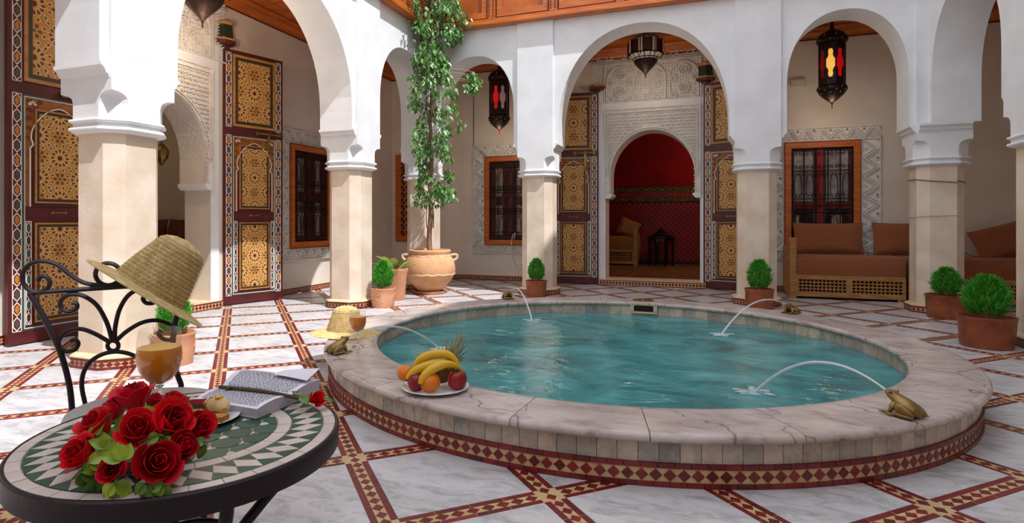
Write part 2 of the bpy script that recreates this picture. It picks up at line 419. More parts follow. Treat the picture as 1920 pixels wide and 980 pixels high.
for i in range(-9, 17):
    for j in range(-10, 16):
        p0, p1, q0, q1 = pk(i)+HB, pk(i+1)-HB, qk(j)+HB, qk(j+1)-HB
        poly = [fxy(p1, q0), fxy(p0, q0), fxy(p0, q1), fxy(p1, q1)]
        cp = floor_clip(poly)
        if cp and area(cp) > .004:
            g_ = .0015; c0 = Vector((sum(a[0] for a in cp)/len(cp), sum(a[1] for a in cp)/len(cp)))
            cp = [tuple((Vector(a)-c0)*(1-2*g_/.5)) for a in cp]
            dz = random.uniform(-.0006, .0006)
            MB().prism(cp, -.012, dz, cap0=False).build('marble_slab', 'marble', floor, loc=(c0.x, c0.y, 0))
        # the two bands that start at this crossing: along q (p const) and along p (q const)
        for axis in (0, 1):
            a0, a1 = ((qk(j)+HB, qk(j+1)-HB) if axis == 0 else (pk(i)+HB, pk(i+1)-HB))
            w = pk(i) if axis == 0 else qk(j)
            T = (lambda u, v: fxy(w+v, u)) if axis == 0 else (lambda u, v: fxy(u, w+v))
            m = T((a0+a1)/2, 0)
            if not (XL < m[0] < XR and YS < m[1] < YB) or hypot(m[0]-PX, m[1]-PY) < 1.6: continue
            e_ = 2*HB if axis else 0; cp = floor_clip([T(a0-e_, -HB), T(a1, -HB), T(a1, HB), T(a0-e_, HB)])
            if cp:
                band.prism(cp, -.011, -.0012, cap0=False)
            n = 4; L_ = (a1-a0)/n
            for k in range(n):
                for sg in (-1, 1):
                    q = [T(a0+k*L_+.0012, sg*HB), T(a0+(k+1)*L_-.0012, sg*HB), T(a0+(k+1)*L_-.0012, sg*(HB-.0235)), T(a0+k*L_+.0012, sg*(HB-.0235))]
                    cp = floor_clip(q)
                    if cp and area(cp) > .0006 and len(cp) <= 5: bord.append(cp)
            nd = 11 if axis else 9; L_ = (a1-a0+(2*HB if axis else 0))/nd
            for k in range(nd):
                u = a0-(2*HB if axis else 0)+(k+.5)*L_; c = T(u, 0)
                if hypot(c[0]-PX, c[1]-PY) < PR or not (XL+.03 < c[0] < XR and YS < c[1] < YB-.03): continue
                diam.append((c, [T(u-L_*.46, 0), T(u, -.0215), T(u+L_*.46, 0), T(u, .0215)]))
band.build('beige_band', 'beige_tile', floor, kind='stuff')
def nearness(poly):
    x = sum(a[0] for a in poly)/len(poly); y = sum(a[1] for a in poly)/len(poly); u, v, d = px(x, y)
    if not (-10 < u < 1930 and 300 < v < 1000): return 99
    if hypot(x+1.14, y-1.05) < .3: return 50
    return d
def pieces(lst, name, z, limit=300):
    lst = sorted(lst, key=nearness); rest = MB()
    for k, p in enumerate(lst):
        if k < limit:
            c0 = Vector((sum(a[0] for a in p)/len(p), sum(a[1] for a in p)/len(p)))
            MB().prism([tuple(Vector(a)-c0) for a in p], -.010, random.uniform(-.0004, .0004), cap0=False).build(name, 'red_tile', floor, loc=(c0.x, c0.y, z))
        else: rest.prism(p, -.010, z, cap0=False)
    rest.build(name, 'red_tile', floor, kind='stuff')
pieces(bord, 'border_tile', -.0006); pieces([d[1] for d in diam], 'diamond_tile', -.0005)

# ------------------------------------------------------------------ arch outlines
def arch_pts(hw, zs, H, n=28, e0=2.2, e1=.47):
    """half outline from the left spring to the right spring: slightly pointed arch"""
    o = []
    for k in range(n+1):
        x = -cos(pi*k/n); t = abs(x); o.append((hw*x, zs+H*max(0, 1-t**e0)**e1))
    return o
def bay(mb, c0, c1, a, b, zs, H, fn, zi=2.05, ztop=ZC+.95):
    m, hw = (a+b)/2, (b-a)/2
    pts = [(m+x, z) for x, z in arch_pts(hw, zs, H)]
    # left cheek, right cheek and quads above the curve
    for q, s_ in (((c0, zi, a, zs), 1), ((b, zi, c1, zs), 1)):
        x0, z0, x1, z1 = q; mb.prism([(x0, z0), (x1, z0), (x1, z1), (x0, z1)], -WH, WH, fn=fn)
    top = [(c0, zs)]+pts+[(c1, zs)]
    n = len(top); outline = [(c0, zs)]+pts+[(c1, zs), (c1, ztop), (c0, ztop)]
    mb.prism(outline, -WH, WH, fn=fn)
wab = MB(); fb = lambda a, b, t: (a, PIL['C'][1]+t, b)
bay(wab, -3.905, -2.115, -3.905+.31, -2.115-.31, 2.55, .78, fb)
bay(wab, -2.115, .61, -2.115+.31, .61-.31, 2.20, 1.33, fb)
bay(wab, .61, 2.42, .61+.31, 2.42-.31, 2.60, .81, fb)
wall_arc_b = struct('wall_back_arcade', wab, 'plaster_white', label='white plaster arcade wall with three arches across the back of the court')
wal = MB(); fl = lambda a, b, t: (-3.905-t, a, b)
bay(wal, .95, 3.01, .95+.31, 3.01-.31, 2.45, .85, fl)
bay(wal, 3.01, 5.99, 3.01+.31, 5.99-.31, 2.25, 1.18, fl)
bay(wal, 5.99, 7.95, 5.99+.31, 7.95-.31, 2.5, .79, fl)
struct('wall_left_arcade', wal, 'plaster_white', label='white plaster arcade wall with arches along the left of the court')
war = MB(); fr = lambda a, b, t: (2.48+(7.95-a)*.07-t, a, b)
bay(war, 6.0, 7.95, 6.31, 7.64, 2.5, .86, fr)
bay(war, 3.01, 6.0, 3.32, 5.69, 2.25, 1.28, fr)
struct('wall_right_arcade', war, 'plaster_white', label='white plaster arcade wall at the right of the court')

# ------------------------------------------------------------------ pillars
def octo(h, ch): return [(h-ch, -h), (h, -h+ch), (h, h-ch), (h-ch, h), (-h+ch, h), (-h, h-ch), (-h, -h+ch), (-h+ch, -h)]
def loft(secs):
    mb = MB(); vs = []; fs = []
    for z, h, ch in secs: vs += [(x, y, z) for x, y in octo(h, ch)]
    for j in range(len(secs)-1):
        for i in range(8): fs.append((j*8+i, j*8+(i+1) % 8, (j+1)*8+(i+1) % 8, (j+1)*8+i))
    fs += [tuple(range(7, -1, -1)), tuple(range((len(secs)-1)*8, len(secs)*8))]
    return mb.add(vs, fs)
pl_base = loft([(0, .262, .13), (.072, .262, .13)]).mesh('plinth', 'beige_tile')
pl_cap = loft([(.072, .268, .133), (.080, .268, .133), (.098, .222, .098)]).mesh('plinth_top', 'plinth_cream')
shaft_me = loft([(.09, .215, .095), (1.61, .215, .095)]).mesh('shaft', 'tadelakt')
cap_me = loft([(1.600, .217, .096), (1.606, .245, .115), (1.614, .262, .125), (1.622, .272, .132), (1.632, .272, .132), (1.640, .262, .126), (1.644, .248, .12),
               (1.668, .248, .12), (1.672, .262, .126), (1.682, .272, .132), (1.692, .270, .131), (1.700, .252, .125)]).mesh('capital', 'plaster_white')
block_me = loft([(1.69, .25, .125), (1.80, .25, .125), (1.83, .25, .118), (1.85, .25, .103), (1.864, .25, .08), (1.873, .25, .05), (1.878, .25, .002), (ZC, .25, .002)]).mesh('pier', 'plaster_white')
imp_prof = [(0, 1.962), (.010, 1.962), (.014, 1.982), (.030, 1.986), (.036, 2.005), (.055, 2.028), (.066, 2.032), (.066, 2.058), (0, 2.058)]
imp_me = MB().prism([(a+.245, b) for a, b in imp_prof], -.232, .232, fn=lambda a, b, t: (a, t, b)).mesh('impost_moulding', 'plaster_white')
pd_me = MB().prism([(-.021, 0), (0, -.021), (.021, 0), (0, .021)], 0, .003, fn=lambda a, b, t: (a, -t, b), cap0=False).mesh('diamond_tile', 'red_tile')
def ring_pieces(poly, z0, parent, near=False):
    """red border strips and diamonds round an octagonal plinth"""
    brd = MB(); dm = MB(); n = len(poly)
    for i in range(n):
        a, b = Vector(poly[i]), Vector(poly[(i+1) % n]); d = b-a; L_ = d.length; t = d/L_; o = Vector((t.y, -t.x))
        k = max(2, round(L_/.062)); w = L_/k
        for q in range(k):
            for zz in (.001, .054):
                s0, s1 = a+t*(q*w+.001), a+t*((q+1)*w-.001)
                brd.add([(*s0, zz), (*s1, zz), (*(s1+o*.003), zz), (*(s0+o*.003), zz), (*s0, zz+.017), (*s1, zz+.017), (*(s1+o*.003), zz+.017), (*(s0+o*.003), zz+.017)],
                        [(2, 3, 7, 6), (4, 5, 6, 7), (1, 2, 6, 5), (0, 3, 7, 4), (0, 1, 2, 3)])
        k = max(2, round(L_/.042)); w = L_/k
        for q in range(k):
            c = a+t*((q+.5)*w)
            if near: inst('diamond_tile', pd_me, parent, (c.x, c.y, .036), (0, 0, atan2(t.y, t.x)), (w/.044, 1, .8))
            else:
                P = [c-t*w*.47, c, c+t*w*.47, c]; Z = [.036, .0195, .036, .0525]
                dm.add([(*(p+o*.003), z) for p, z in zip(P, Z)], [(0, 1, 2, 3)])
    brd.build('border_tile', 'red_tile', parent, kind='stuff')
    if not near: dm.build('diamond_tile', 'red_tile', parent, kind='stuff')
plab = dict(A='wide chamfered pillar nearest the camera at left, behind the iron chair', B='chamfered pillar between the painted door leaf and the small potted conifer at left',
            F='corner pillar standing behind the clay urn and tree', C='sunlit chamfered pillar left of the large back arch', D='chamfered pillar right of the large back arch, beside the bench end',
            E='chamfered corner pillar wrapped by a thin cable at right', G='chamfered pillar cut by the right edge of the picture', H='chamfered pillar of the right arcade nearest the camera, outside the picture', I='chamfered pillar of the left arcade beside the camera, outside the picture')
imps = dict(A=(1, 3), B=(1, 3), F=(0, 3), C=(0, 2), D=(0, 2), E=(2, 3), G=(1, 3), H=(1, 3), I=(1, 3))
for k_, (x, y) in PIL.items():
    p = thing('pillar', plab[k_], 'pillar', (x, y, 0), group='pillars of the court arcades')
    inst('plinth', pl_base, p); inst('plinth_top', pl_cap, p); inst('shaft', shaft_me, p); inst('capital', cap_me, p); inst('pier', block_me, p)
    for q in imps[k_]: inst('impost_moulding', imp_me, p, rot=(0, 0, q*pi/2))
    ring_pieces(octo(.262, .13), 0, p, near=k_ == 'A')

# ------------------------------------------------------------------ outer walls of the galleries
AC, AHW, AZS, AH, JW = -.735, .625, 1.72, .69, .70          # arched doorway to the red room
LC = 4.50                                          # arched doorway to the left room
def door_wall(lo, hi, c, fn, H=ZC+.06):
    pts = [(c+x, z) for x, z in arch_pts(AHW, AZS, AH, 28, 2.0, .52)]
    mb = MB()
    mb.prism([(lo, 0), (c-JW, 0), (c-JW, 1.38), (c-AHW, 1.38)]+pts+[(c+AHW, 1.38), (c+JW, 1.38), (c+JW, 0), (hi, 0), (hi, H), (lo, H)], 0, .38, fn=fn); return mb
wall_back = struct('wall_back', door_wall(XL-.4, XR+.3, AC, lambda a, b, t: (a, YB+t, b)), 'wall_cream', label='cream plaster back wall of the gallery with an arched doorway')
wall_left = struct('wall_left', door_wall(YS, YB+.38, LC, lambda a, b, t: (XL-t, a, b)), 'wall_cream', label='cream plaster left wall of the gallery with an arched doorway')
wall_right = struct('wall_right', MB().box(XR, YS, 0, XR+.3, YB, ZC+.06), 'wall_cream', label='cream plaster right wall of the gallery')
struct('wall_front', MB().box(XL-.4, YS-.3, 0, XR+.3, YS, ZC), 'wall_cream', label='cream plaster wall behind the camera')
# skirting of diamond tiles
def skirting(name, a, b, label):
    a, b = Vector(a), Vector(b); d = b-a; L_ = d.length; t = d/L_; o = Vector((t.y, -t.x)); ang = atan2(t.y, t.x)
    s = sempty(name, label, (a.x, a.y, 0), ang)
    MB().box(0, -.018, 0, L_, 0, .078).build('band', 'beige_tile', s)
    br = MB(); dm = MB(); k = round(L_/.075); w = L_/k
    for q in range(k):
        for z in (.001, .060): br.box(q*w+.001, -.021, z, (q+1)*w-.001, -.017, z+.017)
    k = round(L_/.05); w = L_/k
    for q in range(k):
        u = (q+.5)*w; dm.add([(u-w*.46, -.021, .039), (u, -.021, .0195), (u+w*.46, -.021, .039), (u, -.021, .0585)], [(0, 1, 2, 3)])
    br.build('border_tile', 'red_tile', s, kind='stuff'); dm.build('diamond_tile', 'red_tile', s, kind='stuff')
skirting('baseboard_back', (XL, YB), (AC-.82, YB), 'skirting of red and beige diamond tiles along the back wall')
skirting('baseboard_right', (AC+.82, YB), (XR, YB), 'skirting of red and beige diamond tiles under the bench window')
skirting('baseboard_left', (XL, LC+.82), (XL, YB), 'skirting of red and beige diamond tiles along the left wall')
skirting('baseboard_left_near', (XL, YS), (XL, LC-.82), 'skirting of red and beige diamond tiles on the near left wall')
# thresholds
def threshold(name, c, label, loc, rotz):
    s = sempty(name, label, loc, rotz); w = .78
    MB().box(-w, -.10, 0, w, .38, .088).build('step', 'plinth_cream', s)
    MB().box(-w, -.103, .012, w, -.0995, .072).build('band', 'beige_tile', s)
    br = MB(); dm = MB(); k = 22; u = 2*w/k
    for q in range(k):
        for z in (.0, .070): br.box(-w+q*u+.001, -.107, z, -w+(q+1)*u-.001, -.099, z+.012)
    k = 32; u = 2*w/k
    for q in range(k):
        a = -w+(q+.5)*u; dm.add([(a-u*.45, -.105, .041), (a, -.105, .015), (a+u*.45, -.105, .041), (a, -.105, .067)], [(0, 1, 2, 3)])
    br.build('border_tile', 'red_tile', s, kind='stuff'); dm.build('diamond_tile', 'red_tile', s, kind='stuff')
threshold('trim_1', AC, 'tiled threshold step of the red room', (AC, YB, 0), 0)
threshold('trim_2', LC, 'tiled threshold step of the left doorway', (XL, LC, 0), pi/2)

# ------------------------------------------------------------------ ceilings of the galleries
def boards(name, label, x0, x1, y0, y1, along):
    s = sempty(name, label); w = .15
    if along == 'x':
        n = round((y1-y0)/w); w = (y1-y0)/n
        for i in range(n): MB().box(x0, y0+i*w+.003, ZC+.02+random.uniform(0, .006), x1, y0+(i+1)*w-.003, ZC+.05).build('ceiling_board', 'wood_ceiling', s)
    else:
        n = round((x1-x0)/w); w = (x1-x0)/n
        for i in range(n): MB().box(x0+i*w+.003, y0, ZC+.02+random.uniform(0, .006), x0+(i+1)*w-.003, y1, ZC+.05).build('ceiling_board', 'wood_ceiling', s)
    return s
boards('ceiling_back', 'orange wooden board ceiling of the back gallery', XL, XR, 8.165, YB, 'x')
boards('ceiling_left', 'orange wooden board ceiling of the left gallery', XL, -4.12, YS, 8.165, 'y')
boards('ceiling_right', 'orange wooden board ceiling of the right gallery', 2.70, XR, YS, 8.165, 'y')
def moulding(name, label, a, b):
    a, b = Vector(a), Vector(b); d = b-a; s = sempty(name, label, (a.x, a.y, 0), atan2(d.y, d.x)); L_ = d.length
    MB().prism([(0, ZC-.13), (-.02, ZC-.13), (-.03, ZC-.10), (-.07, ZC-.06), (-.08, ZC-.03), (-.10, ZC), (-.10, ZC+.02), (0, ZC+.02)], 0, L_, fn=lambda a, b, t: (t, a, b)).build('cove', 'wood_orange', s)
    MB().box(0, -.012, ZC-.15, L_, 0, ZC-.128).build('fillet', 'wood_dark_orange', s)
moulding('trim_3', 'wooden ceiling moulding along the left wall', (XL, YS), (XL, YB))
moulding('trim_4', 'wooden ceiling moulding along the back wall', (XL, YB), (XR, YB))

# ------------------------------------------------------------------ carved wooden cornice above the arcades, upper storey
def cornice(name, label, loc, rotz, L_, step, off):
    s = sempty(name, label, loc, rotz)
    MB().prism([(.30, 3.70), (-.02, 3.70), (-.035, 3.715), (-.035, 3.745), (-.015, 3.76), (-.015, 3.785), (0, 3.80), (.30, 3.80)], 0, L_, fn=lambda a, b, t: (t, a, b)).build('bottom_rail', 'wood_orange', s)
    MB().box(0, .06, 3.80, L_, .30, 4.65).build('backing', 'wood_dark_orange', s)
    bd = MB()
    for i in range(int(L_/.03)): bd.ball((i*.03+.015, -.004, 3.795), (.011, .009, .011), 6, 4)
    bd.build('bead_row', 'wood_dark_orange', s, kind='stuff')
    x = off
    while x < L_:
        if x > .06:
            MB().box(x-.055, -.004, 3.80, x+.055, .08, 4.6).build('stile', 'wood_orange', s)
            b2 = MB()
            for i in range(18):
                for sx in (-.03, .03): b2.ball((x+sx, -.006, 3.84+i*.04), (.010, .010, .019), 6, 4)
            b2.build('bead_column', 'wood_dark_orange', s, kind='stuff')
        x1 = min(x+step, L_)
        if x1-x > .3:
            a, b = x+.075, x1-.075
            fr_ = MB()
            for q in ((a, 3.82, b, 3.90), (a, 4.5, b, 4.58), (a, 3.90, a+.07, 4.5), (b-.07, 3.90, b, 4.5)): fr_.box(q[0], .015, q[1], q[2], .08, q[3])
            fr_.build('panel_frame', 'wood_orange', s)
            MB().box(a+.065, .045, 3.895, b-.065, .08, 4.505).build('panel', 'wood_ceiling', s)
            ln = MB()
            for q in ((a+.068, 3.896, b-.068, 3.904), (a+.068, 4.496, b-.068, 4.504)): ln.box(q[0], .035, q[1], q[2], .05, q[3])
            ln.build('panel_line', 'gold_line', s)
        x += step
cornice('trim_5', 'carved orange wooden cornice with panels above the back arches', (-3.69, 7.645, 0), 0, 6.0, .87, .10)
cornice('trim_6', 'carved orange wooden cornice above the left arches', (-3.60, .9, 0), pi/2, 6.8, .87, .35)
cornice('trim_7', 'carved orange wooden cornice above the right arches', (2.17, 7.7, 0), -pi/2, 6.8, .87, .35)
HUP = 7.6
uw = MB().box(-4.3, 7.72, 4.62, 2.9, 8.1, HUP).build('wall_upper_back', 'upper_wall'); uw['kind'] = 'structure'; uw['label'] = 'upper storey wall above the back arcade'
uw = MB().box(-4.3, .5, 4.62, -3.67, 7.72, HUP).build('wall_upper_left', 'upper_wall'); uw['kind'] = 'structure'; uw['label'] = 'upper storey wall above the left arcade'
uw = MB().box(2.25, -1.8, 3.65, 2.9, 7.72, 8.1).build('wall_upper_right', 'upper_wall'); uw['kind'] = 'structure'; uw['label'] = 'upper storey wall above the right arcade'

# ------------------------------------------------------------------ rooms behind the doorways
RZ, RY = .09, 13.2
rr = MB().box(-3.2, YB+.38, -.1, 1.7, RY, RZ); rf = struct('floor_room', rr, 'floor_tan', label='tan tiled floor of the red room')
for i in range(14):
    for j in range(3):
        if (i+j) % 2: MB().box(-1.9+i*.17, YB+.42+j*.17, RZ, -1.9+(i+1)*.17, YB+.42+(j+1)*.17, RZ+.002).build('floor_tile', 'red_tile', rf)
wr = MB().box(-3.2, RY, 0, 1.7, RY+.2, 3.7); wr.box(-3.4, YB+.38, 0, -3.2, RY, 3.7); wr.box(1.7, YB+.38, 0, 1.9, RY, 3.7)
wall_red = struct('wall_room', wr, 'red_plaster', label='deep red plaster walls of the room behind the back arch')
struct('ceiling_room', MB().box(-3.4, YB+.38, 3.7, 1.9, RY+.2, 3.8), 'wood_dark_orange', label='dark ceiling of the red room')
# tiled dado on the far wall
MB().box(-3.2, RY-.012, RZ, 1.7, RY, 1.76).build('dado_bed', 'black_grout', wall_red)
dd = MB(); w, h = .118, .118
for i in range(-1, 86):
    for j in range(0, 23):
        if (i+j) % 2: continue
        x, z = -3.1+i*.056, .19+j*.056
        if z > 1.40: continue
        a, b = .0475, .0475
        dd.add([(x-a, RY-.018, z), (x, RY-.018, z-b*1.0), (x+a, RY-.018, z), (x, RY-.018, z+b*1.0)], [(0, 1, 2, 3)])
dd.build('diamond_tile', 'red_glaze', wall_red, kind='stuff')
for z0, z1 in ((1.43, 1.545), (1.615, 1.735)):
    MB().box(-3.2, RY-.022, z0, 1.7, RY-.01, z1).build('dado_border', 'black_grout', wall_red)
    g_ = MB(); zc = (z0+z1)/2
    for i in range(28):
        x = -3.1+i*.17
        for s_ in (-1, 1):
            g_.tube([(x+s_*.03+.026*cos(a)*1.1, RY-.026, zc+.034*sin(a)) for a in [k*pi/5 for k in range(11)]], .006, 5, caps=False)
        g_.add([(x+.085+.022*cos(k*pi/4)*(1 if k % 2 else .5), RY-.026, zc+.030*sin(k*pi/4)*(1 if k % 2 else .5)) for k in range(8)], [tuple(range(8))])
    for zz in (z0+.006, z1-.012): g_.box(-3.2, RY-.026, zz, 1.7, RY-.02, zz+.006)
    g_.build('gold_ornament', 'gold_glaze', wall_red, kind='stuff')
MB().box(-3.2, RY-.03, 1.55, 1.7, RY, 1.61).build('dado_ledge', 'red_glaze', wall_red)
lr = MB().box(-8.0, 2.6, -.1, XL-.38, 6.4, RZ); struct('floor_left_room', lr, 'floor_tan', label='floor of the room behind the left doorway')
lw = MB().box(-8.2, 2.6, 0, -8.0, 6.4, 3.7); lw.box(-8.2, 6.4, 0, XL-.38, 6.6, 3.7); lw.box(-8.2, 2.4, 0, XL-.38, 2.6, 3.7); lw.box(-8.2, 2.4, 3.7, XL-.38, 6.6, 3.8)
struct('wall_left_room', lw, 'wall_cream', label='plaster walls of the room behind the left doorway')
# ------------------------------------------------------------------ flat painted ornament helpers (a, b in the plane, t = height above it)
def bar(mb, p, q, w, t0, t1, fn, mi=0):
    p, q = Vector(p), Vector(q); d = q-p
    if d.length < 1e-6: return
    n = Vector((-d.y, d.x)).normalized()*w/2
    mb.prism([tuple(p-n), tuple(q-n), tuple(q+n), tuple(p+n)], t0, t1*(1+.08*random.random()), mi, fn, cap0=False)
def flat(mb, poly, t, fn, mi, rect=None):
    if rect:
        for a in ((1, 0, rect[0]), (-1, 0, -rect[1]), (0, 1, rect[2]), (0, -1, -rect[3])):
            poly = clip(poly, *a)
            if len(poly) < 3: return
    mb.add([fn(a, b, t) for a, b in poly], [tuple(range(len(poly)))], mi)
def kite(c, ang, r0, r1, w, f=.6):
    ca, sa = cos(ang), sin(ang); rm = r0+(r1-r0)*f
    P = [(r0, 0), (rm, -w), (r1, -w*.45), (r1, w*.45), (rm, w)]
    return [(c[0]+r*ca-s_*sa, c[1]+r*sa+s_*ca) for r, s_ in P]
def rosettes(mb, rect, dx, dz, Rr, fn, c=None):
    x0, x1, z0, z1 = rect; cx_, cz_ = c or ((x0+x1)/2, (z0+z1)/2)
    for i in range(-4, 5):
        for j in range(-6, 7):
            o = (cx_+i*dx, cz_+j*dz)
            if not (x0-Rr < o[0] < x1+Rr and z0-Rr < o[1] < z1+Rr): continue
            if (i+j) % 2:
                for k in range(6): flat(mb, kite(o, k*pi/3, Rr*.16, Rr*.42, Rr*.10), .0018, fn, 1, rect)
                flat(mb, [(o[0]+Rr*.10*cos(k*pi/3), o[1]+Rr*.10*sin(k*pi/3)) for k in range(6)], .002, fn, 3, rect)
                continue
            flat(mb, [(o[0]+Rr*.15*cos(k*pi/6), o[1]+Rr*.15*sin(k*pi/6)) for k in range(12)], .002, fn, 4, rect)
            for k in range(12):
                a = k*pi/6
                flat(mb, kite(o, a, Rr*.24, Rr*.66, Rr*.155), .001, fn, 2, rect)
                flat(mb, kite(o, a, Rr*.31, Rr*.61, Rr*.105), .0018, fn, 1, rect)
                a += pi/12
                flat(mb, kite(o, a, Rr*.70, Rr*1.0, Rr*.13, .4), .001, fn, 2, rect)
                flat(mb, kite(o, a, Rr*.75, Rr*.95, Rr*.085, .4), .0018, fn, 1 if k % 2 else 5, rect)
                p0 = (o[0]+Rr*.18*cos(a), o[1]+Rr*.18*sin(a)); p1 = (o[0]+Rr*1.02*cos(a+.12), o[1]+Rr*1.02*sin(a+.12))
                n = (-sin(a)*Rr*.018, cos(a)*Rr*.018)
                flat(mb, [(p0[0]-n[0], p0[1]-n[1]), (p1[0]-n[0], p1[1]-n[1]), (p1[0]+n[0], p1[1]+n[1]), (p0[0]+n[0], p0[1]+n[1])], .0012, fn, 2, rect)
ROS = ['gold_paint', 'brown_paint', 'gold_line', 'teal_paint', 'maroon', 'slate_paint']
def cartouches(mb, x0, x1, z0, z1, fn, per=.118):
    """chain of white-outlined lozenges on maroon, filled orange and slate in turn; materials maroon, white, orange, slate"""
    n = max(2, round((z1-z0)/per)); h = (z1-z0)/n; c = (x0+x1)/2; w = (x1-x0)/2
    for x in (x0, x1): flat(mb, [(x-.003, z0), (x+.003, z0), (x+.003, z1), (x-.003, z1)], .0012, fn, 1)
    for z in (z0, z1): flat(mb, [(x0, z-.003), (x1, z-.003), (x1, z+.003), (x0, z+.003)], .0012, fn, 1)
    for k in range(n):
        zc = z0+(k+.5)*h
        def shp(sc, sh=1): return [(c, zc-h*.50*sc*sh), (c+w*.52*sc, zc-h*.33*sc), (c+w*.92*sc, zc-h*.20*sc), (c+w*.86*sc, zc), (c+w*.92*sc, zc+h*.20*sc), (c+w*.52*sc, zc+h*.33*sc), (c, zc+h*.50*sc*sh),
                             (c-w*.52*sc, zc+h*.33*sc), (c-w*.92*sc, zc+h*.20*sc), (c-w*.86*sc, zc), (c-w*.92*sc, zc-h*.20*sc), (c-w*.52*sc, zc-h*.33*sc)]
        flat(mb, shp(1), .0012, fn, 1); flat(mb, shp(.80), .0018, fn, 0)
        flat(mb, shp(.60), .0024, fn, 2 if k % 2 else 3)
        for sx in (-1, 1):
            for dz in (-.13, 0, .13): flat(mb, [(c+sx*w*.30, zc+dz*h), (c+sx*w*.48, zc+(dz-.04)*h), (c+sx*w*.48, zc+(dz+.04)*h)], .003, fn, 0)
CAR = ['maroon', 'white_paint', 'orange_paint', 'slate_paint']
def frame_rect(mb, x0, x1, z0, z1, w, t0, t1, fn, mi=0):
    for q in ((x0, z0, x1, z0+w), (x0, z1-w, x1, z1), (x0, z0+w, x0+w, z1-w), (x1-w, z0+w, x1, z1-w)):
        mb.prism([(q[0], q[1]), (q[2], q[1]), (q[2], q[3]), (q[0], q[3])], t0, t1, mi, fn, cap0=False)
DW = .785
DOOR = None
def door_parts(p, drum=True):
    fn = lambda a, b, t: (a, -t, b)
    MB().box(0, 0, .012, DW, .05, 3.05).build('leaf_board', 'maroon', p)
    # upper panel
    u = MB(); frame_rect(u, .112, .673, 2.14, 3.0, .030, 0, .012, fn); u.build('panel_moulding', 'wood_bench', p)
    u = MB(); frame_rect(u, .142, .643, 2.17, 2.97, .036, 0, .006, fn); u.build('panel_border', 'dark_olive', p)
    g = MB().box(.178, -.004, 2.206, .607, 0, 2.934); pn = g.build('gold_panel', 'gold_paint', p)
    r_ = MB(); rosettes(r_, (.182, .603, 2.21, 2.93), .205, .22, .15, lambda a, b, t: (a, -t-.004, b)); r_.build('star_ornament', ROS, pn, kind='stuff')
    # borders of lozenges
    for x in (.030, DW-.096):
        for z0, z1 in ((2.13, 3.01), (.115, 2.03)):
            c = MB(); cartouches(c, x, x+.066, z0, z1, fn); c.build('lozenge_border', CAR, p, kind='stuff')
    # teal and white lines round the lower field
    u = MB(); frame_rect(u, .104, DW-.104, .115, 2.03, .012, 0, .003, fn); u.build('teal_line', 'teal_paint', p)
    u = MB(); frame_rect(u, .116, DW-.116, .127, 2.018, .006, 0, .0035, fn); u.build('white_line', 'white_paint', p)
    # arched panel
    MB().box(.124, -.003, 1.12, .661, 0, 2.01).build('spandrel', 'spandrel_paint', p)
    sw = MB()
    for s_ in (-1, 1):
        for (a, b, r0) in ((.20, 1.95, .030), (.15, 1.84, .025), (.235, 1.98, .022), (.155, 1.91, .022), (.15, 1.76, .02), (.145, 1.68, .018), (.16, 1.98, .02)):
            x = .3925+s_*(.3925-a)
            sw.tube([(x+r0*(1-k/16)*cos(k*.75)*s_, -.004, b+r0*(1-k/16)*sin(k*.75)) for k in range(15)], .0035, 4, caps=False)
    sw.build('arabesque', 'brown_paint', p, kind='stuff')
    ar = []
    for k in range(25):
        x = -cos(pi*k/24); ar.append((.3925+.225*x, 1.72+.235*max(0, 1-abs(x)**1.6)**.66))
    ar = [(.3925-.235, 1.12), (.3925-.235, 1.60), (.3925-.210, 1.63), (.3925-.228, 1.68)]+ar+[(.3925+.228, 1.68), (.3925+.210, 1.63), (.3925+.235, 1.60), (.3925+.235, 1.12)]
    MB().prism(ar, .003, .0045, fn=fn).build('arch_field', 'maroon', p)
    al = MB()
    for a, b in zip(ar, ar[1:]): bar(al, a, b, .009, .003, .010, fn)
    al.build('arch_line', 'white_paint', p)
    for s_ in (-1, 1):
        mo = MB(); c = (.3925+s_*.215, 1.955)
        for k in range(5): flat(mo, kite(c, pi/2+(k-2)*.7, .006, .034, .010, .5), .006, fn, 0)
        mo.build('palmette', 'white_paint', p, kind='stuff')
    for z0, z1 in ((1.155, 1.92), (.175, .985)):
        u = MB(); frame_rect(u, .192, .593, z0-.004, z1+.004, .014, .004, .016, fn); u.build('panel_moulding', 'wood_bench', p)
        u = MB(); frame_rect(u, .206, .579, z0+.010, z1-.010, .022, .004, .009, fn); u.build('panel_border', 'dark_olive', p)
        g = MB().box(.228, -.008, z0+.032, .557, -.003, z1-.032); pn = g.build('gold_panel', 'gold_paint', p)
        r_ = MB(); rosettes(r_, (.230, .555, z0+.034, z1-.034), .165, .178, .125, lambda a, b, t: (a, -t-.008, b)); r_.build('star_ornament', ROS, pn, kind='stuff')
    for x in (.130, .618):
        c = MB(); cartouches(c, x, x+.040, .16, 1.0, fn, .10); c.build('lozenge_border', ['slate_paint', 'white_paint', 'teal_paint', 'maroon'], p, kind='stuff')
    MB().box(.124, -.006, 1.03, .661, 0, 1.115).build('middle_rail', 'maroon', p)
    q = MB()
    q.box(.34, -.009, 1.068, .44, -.005, 1.078)
    for x in (.335, .445): q.ball((x, -.007, 1.073), (.012, .004, .012), 8, 6)
    q.build('latch_plate', 'brass', p)
    # brass bolt
    b = MB(); b.tube([(.40, -.022, 2.085), (.74, -.022, 2.085)], .014, 8)
    for x in (.42, .58, .72): b.box(x-.018, -.028, 2.062, x+.018, 0, 2.108)
    b.build('bolt', 'brass', p, smooth=True)
    h = MB(); h.box(.56, -.018, 1.86, .595, -.010, 2.08); h.ball((.577, -.018, 1.86), (.026, .010, .030), 8, 6); h.build('hasp', 'brass', p)
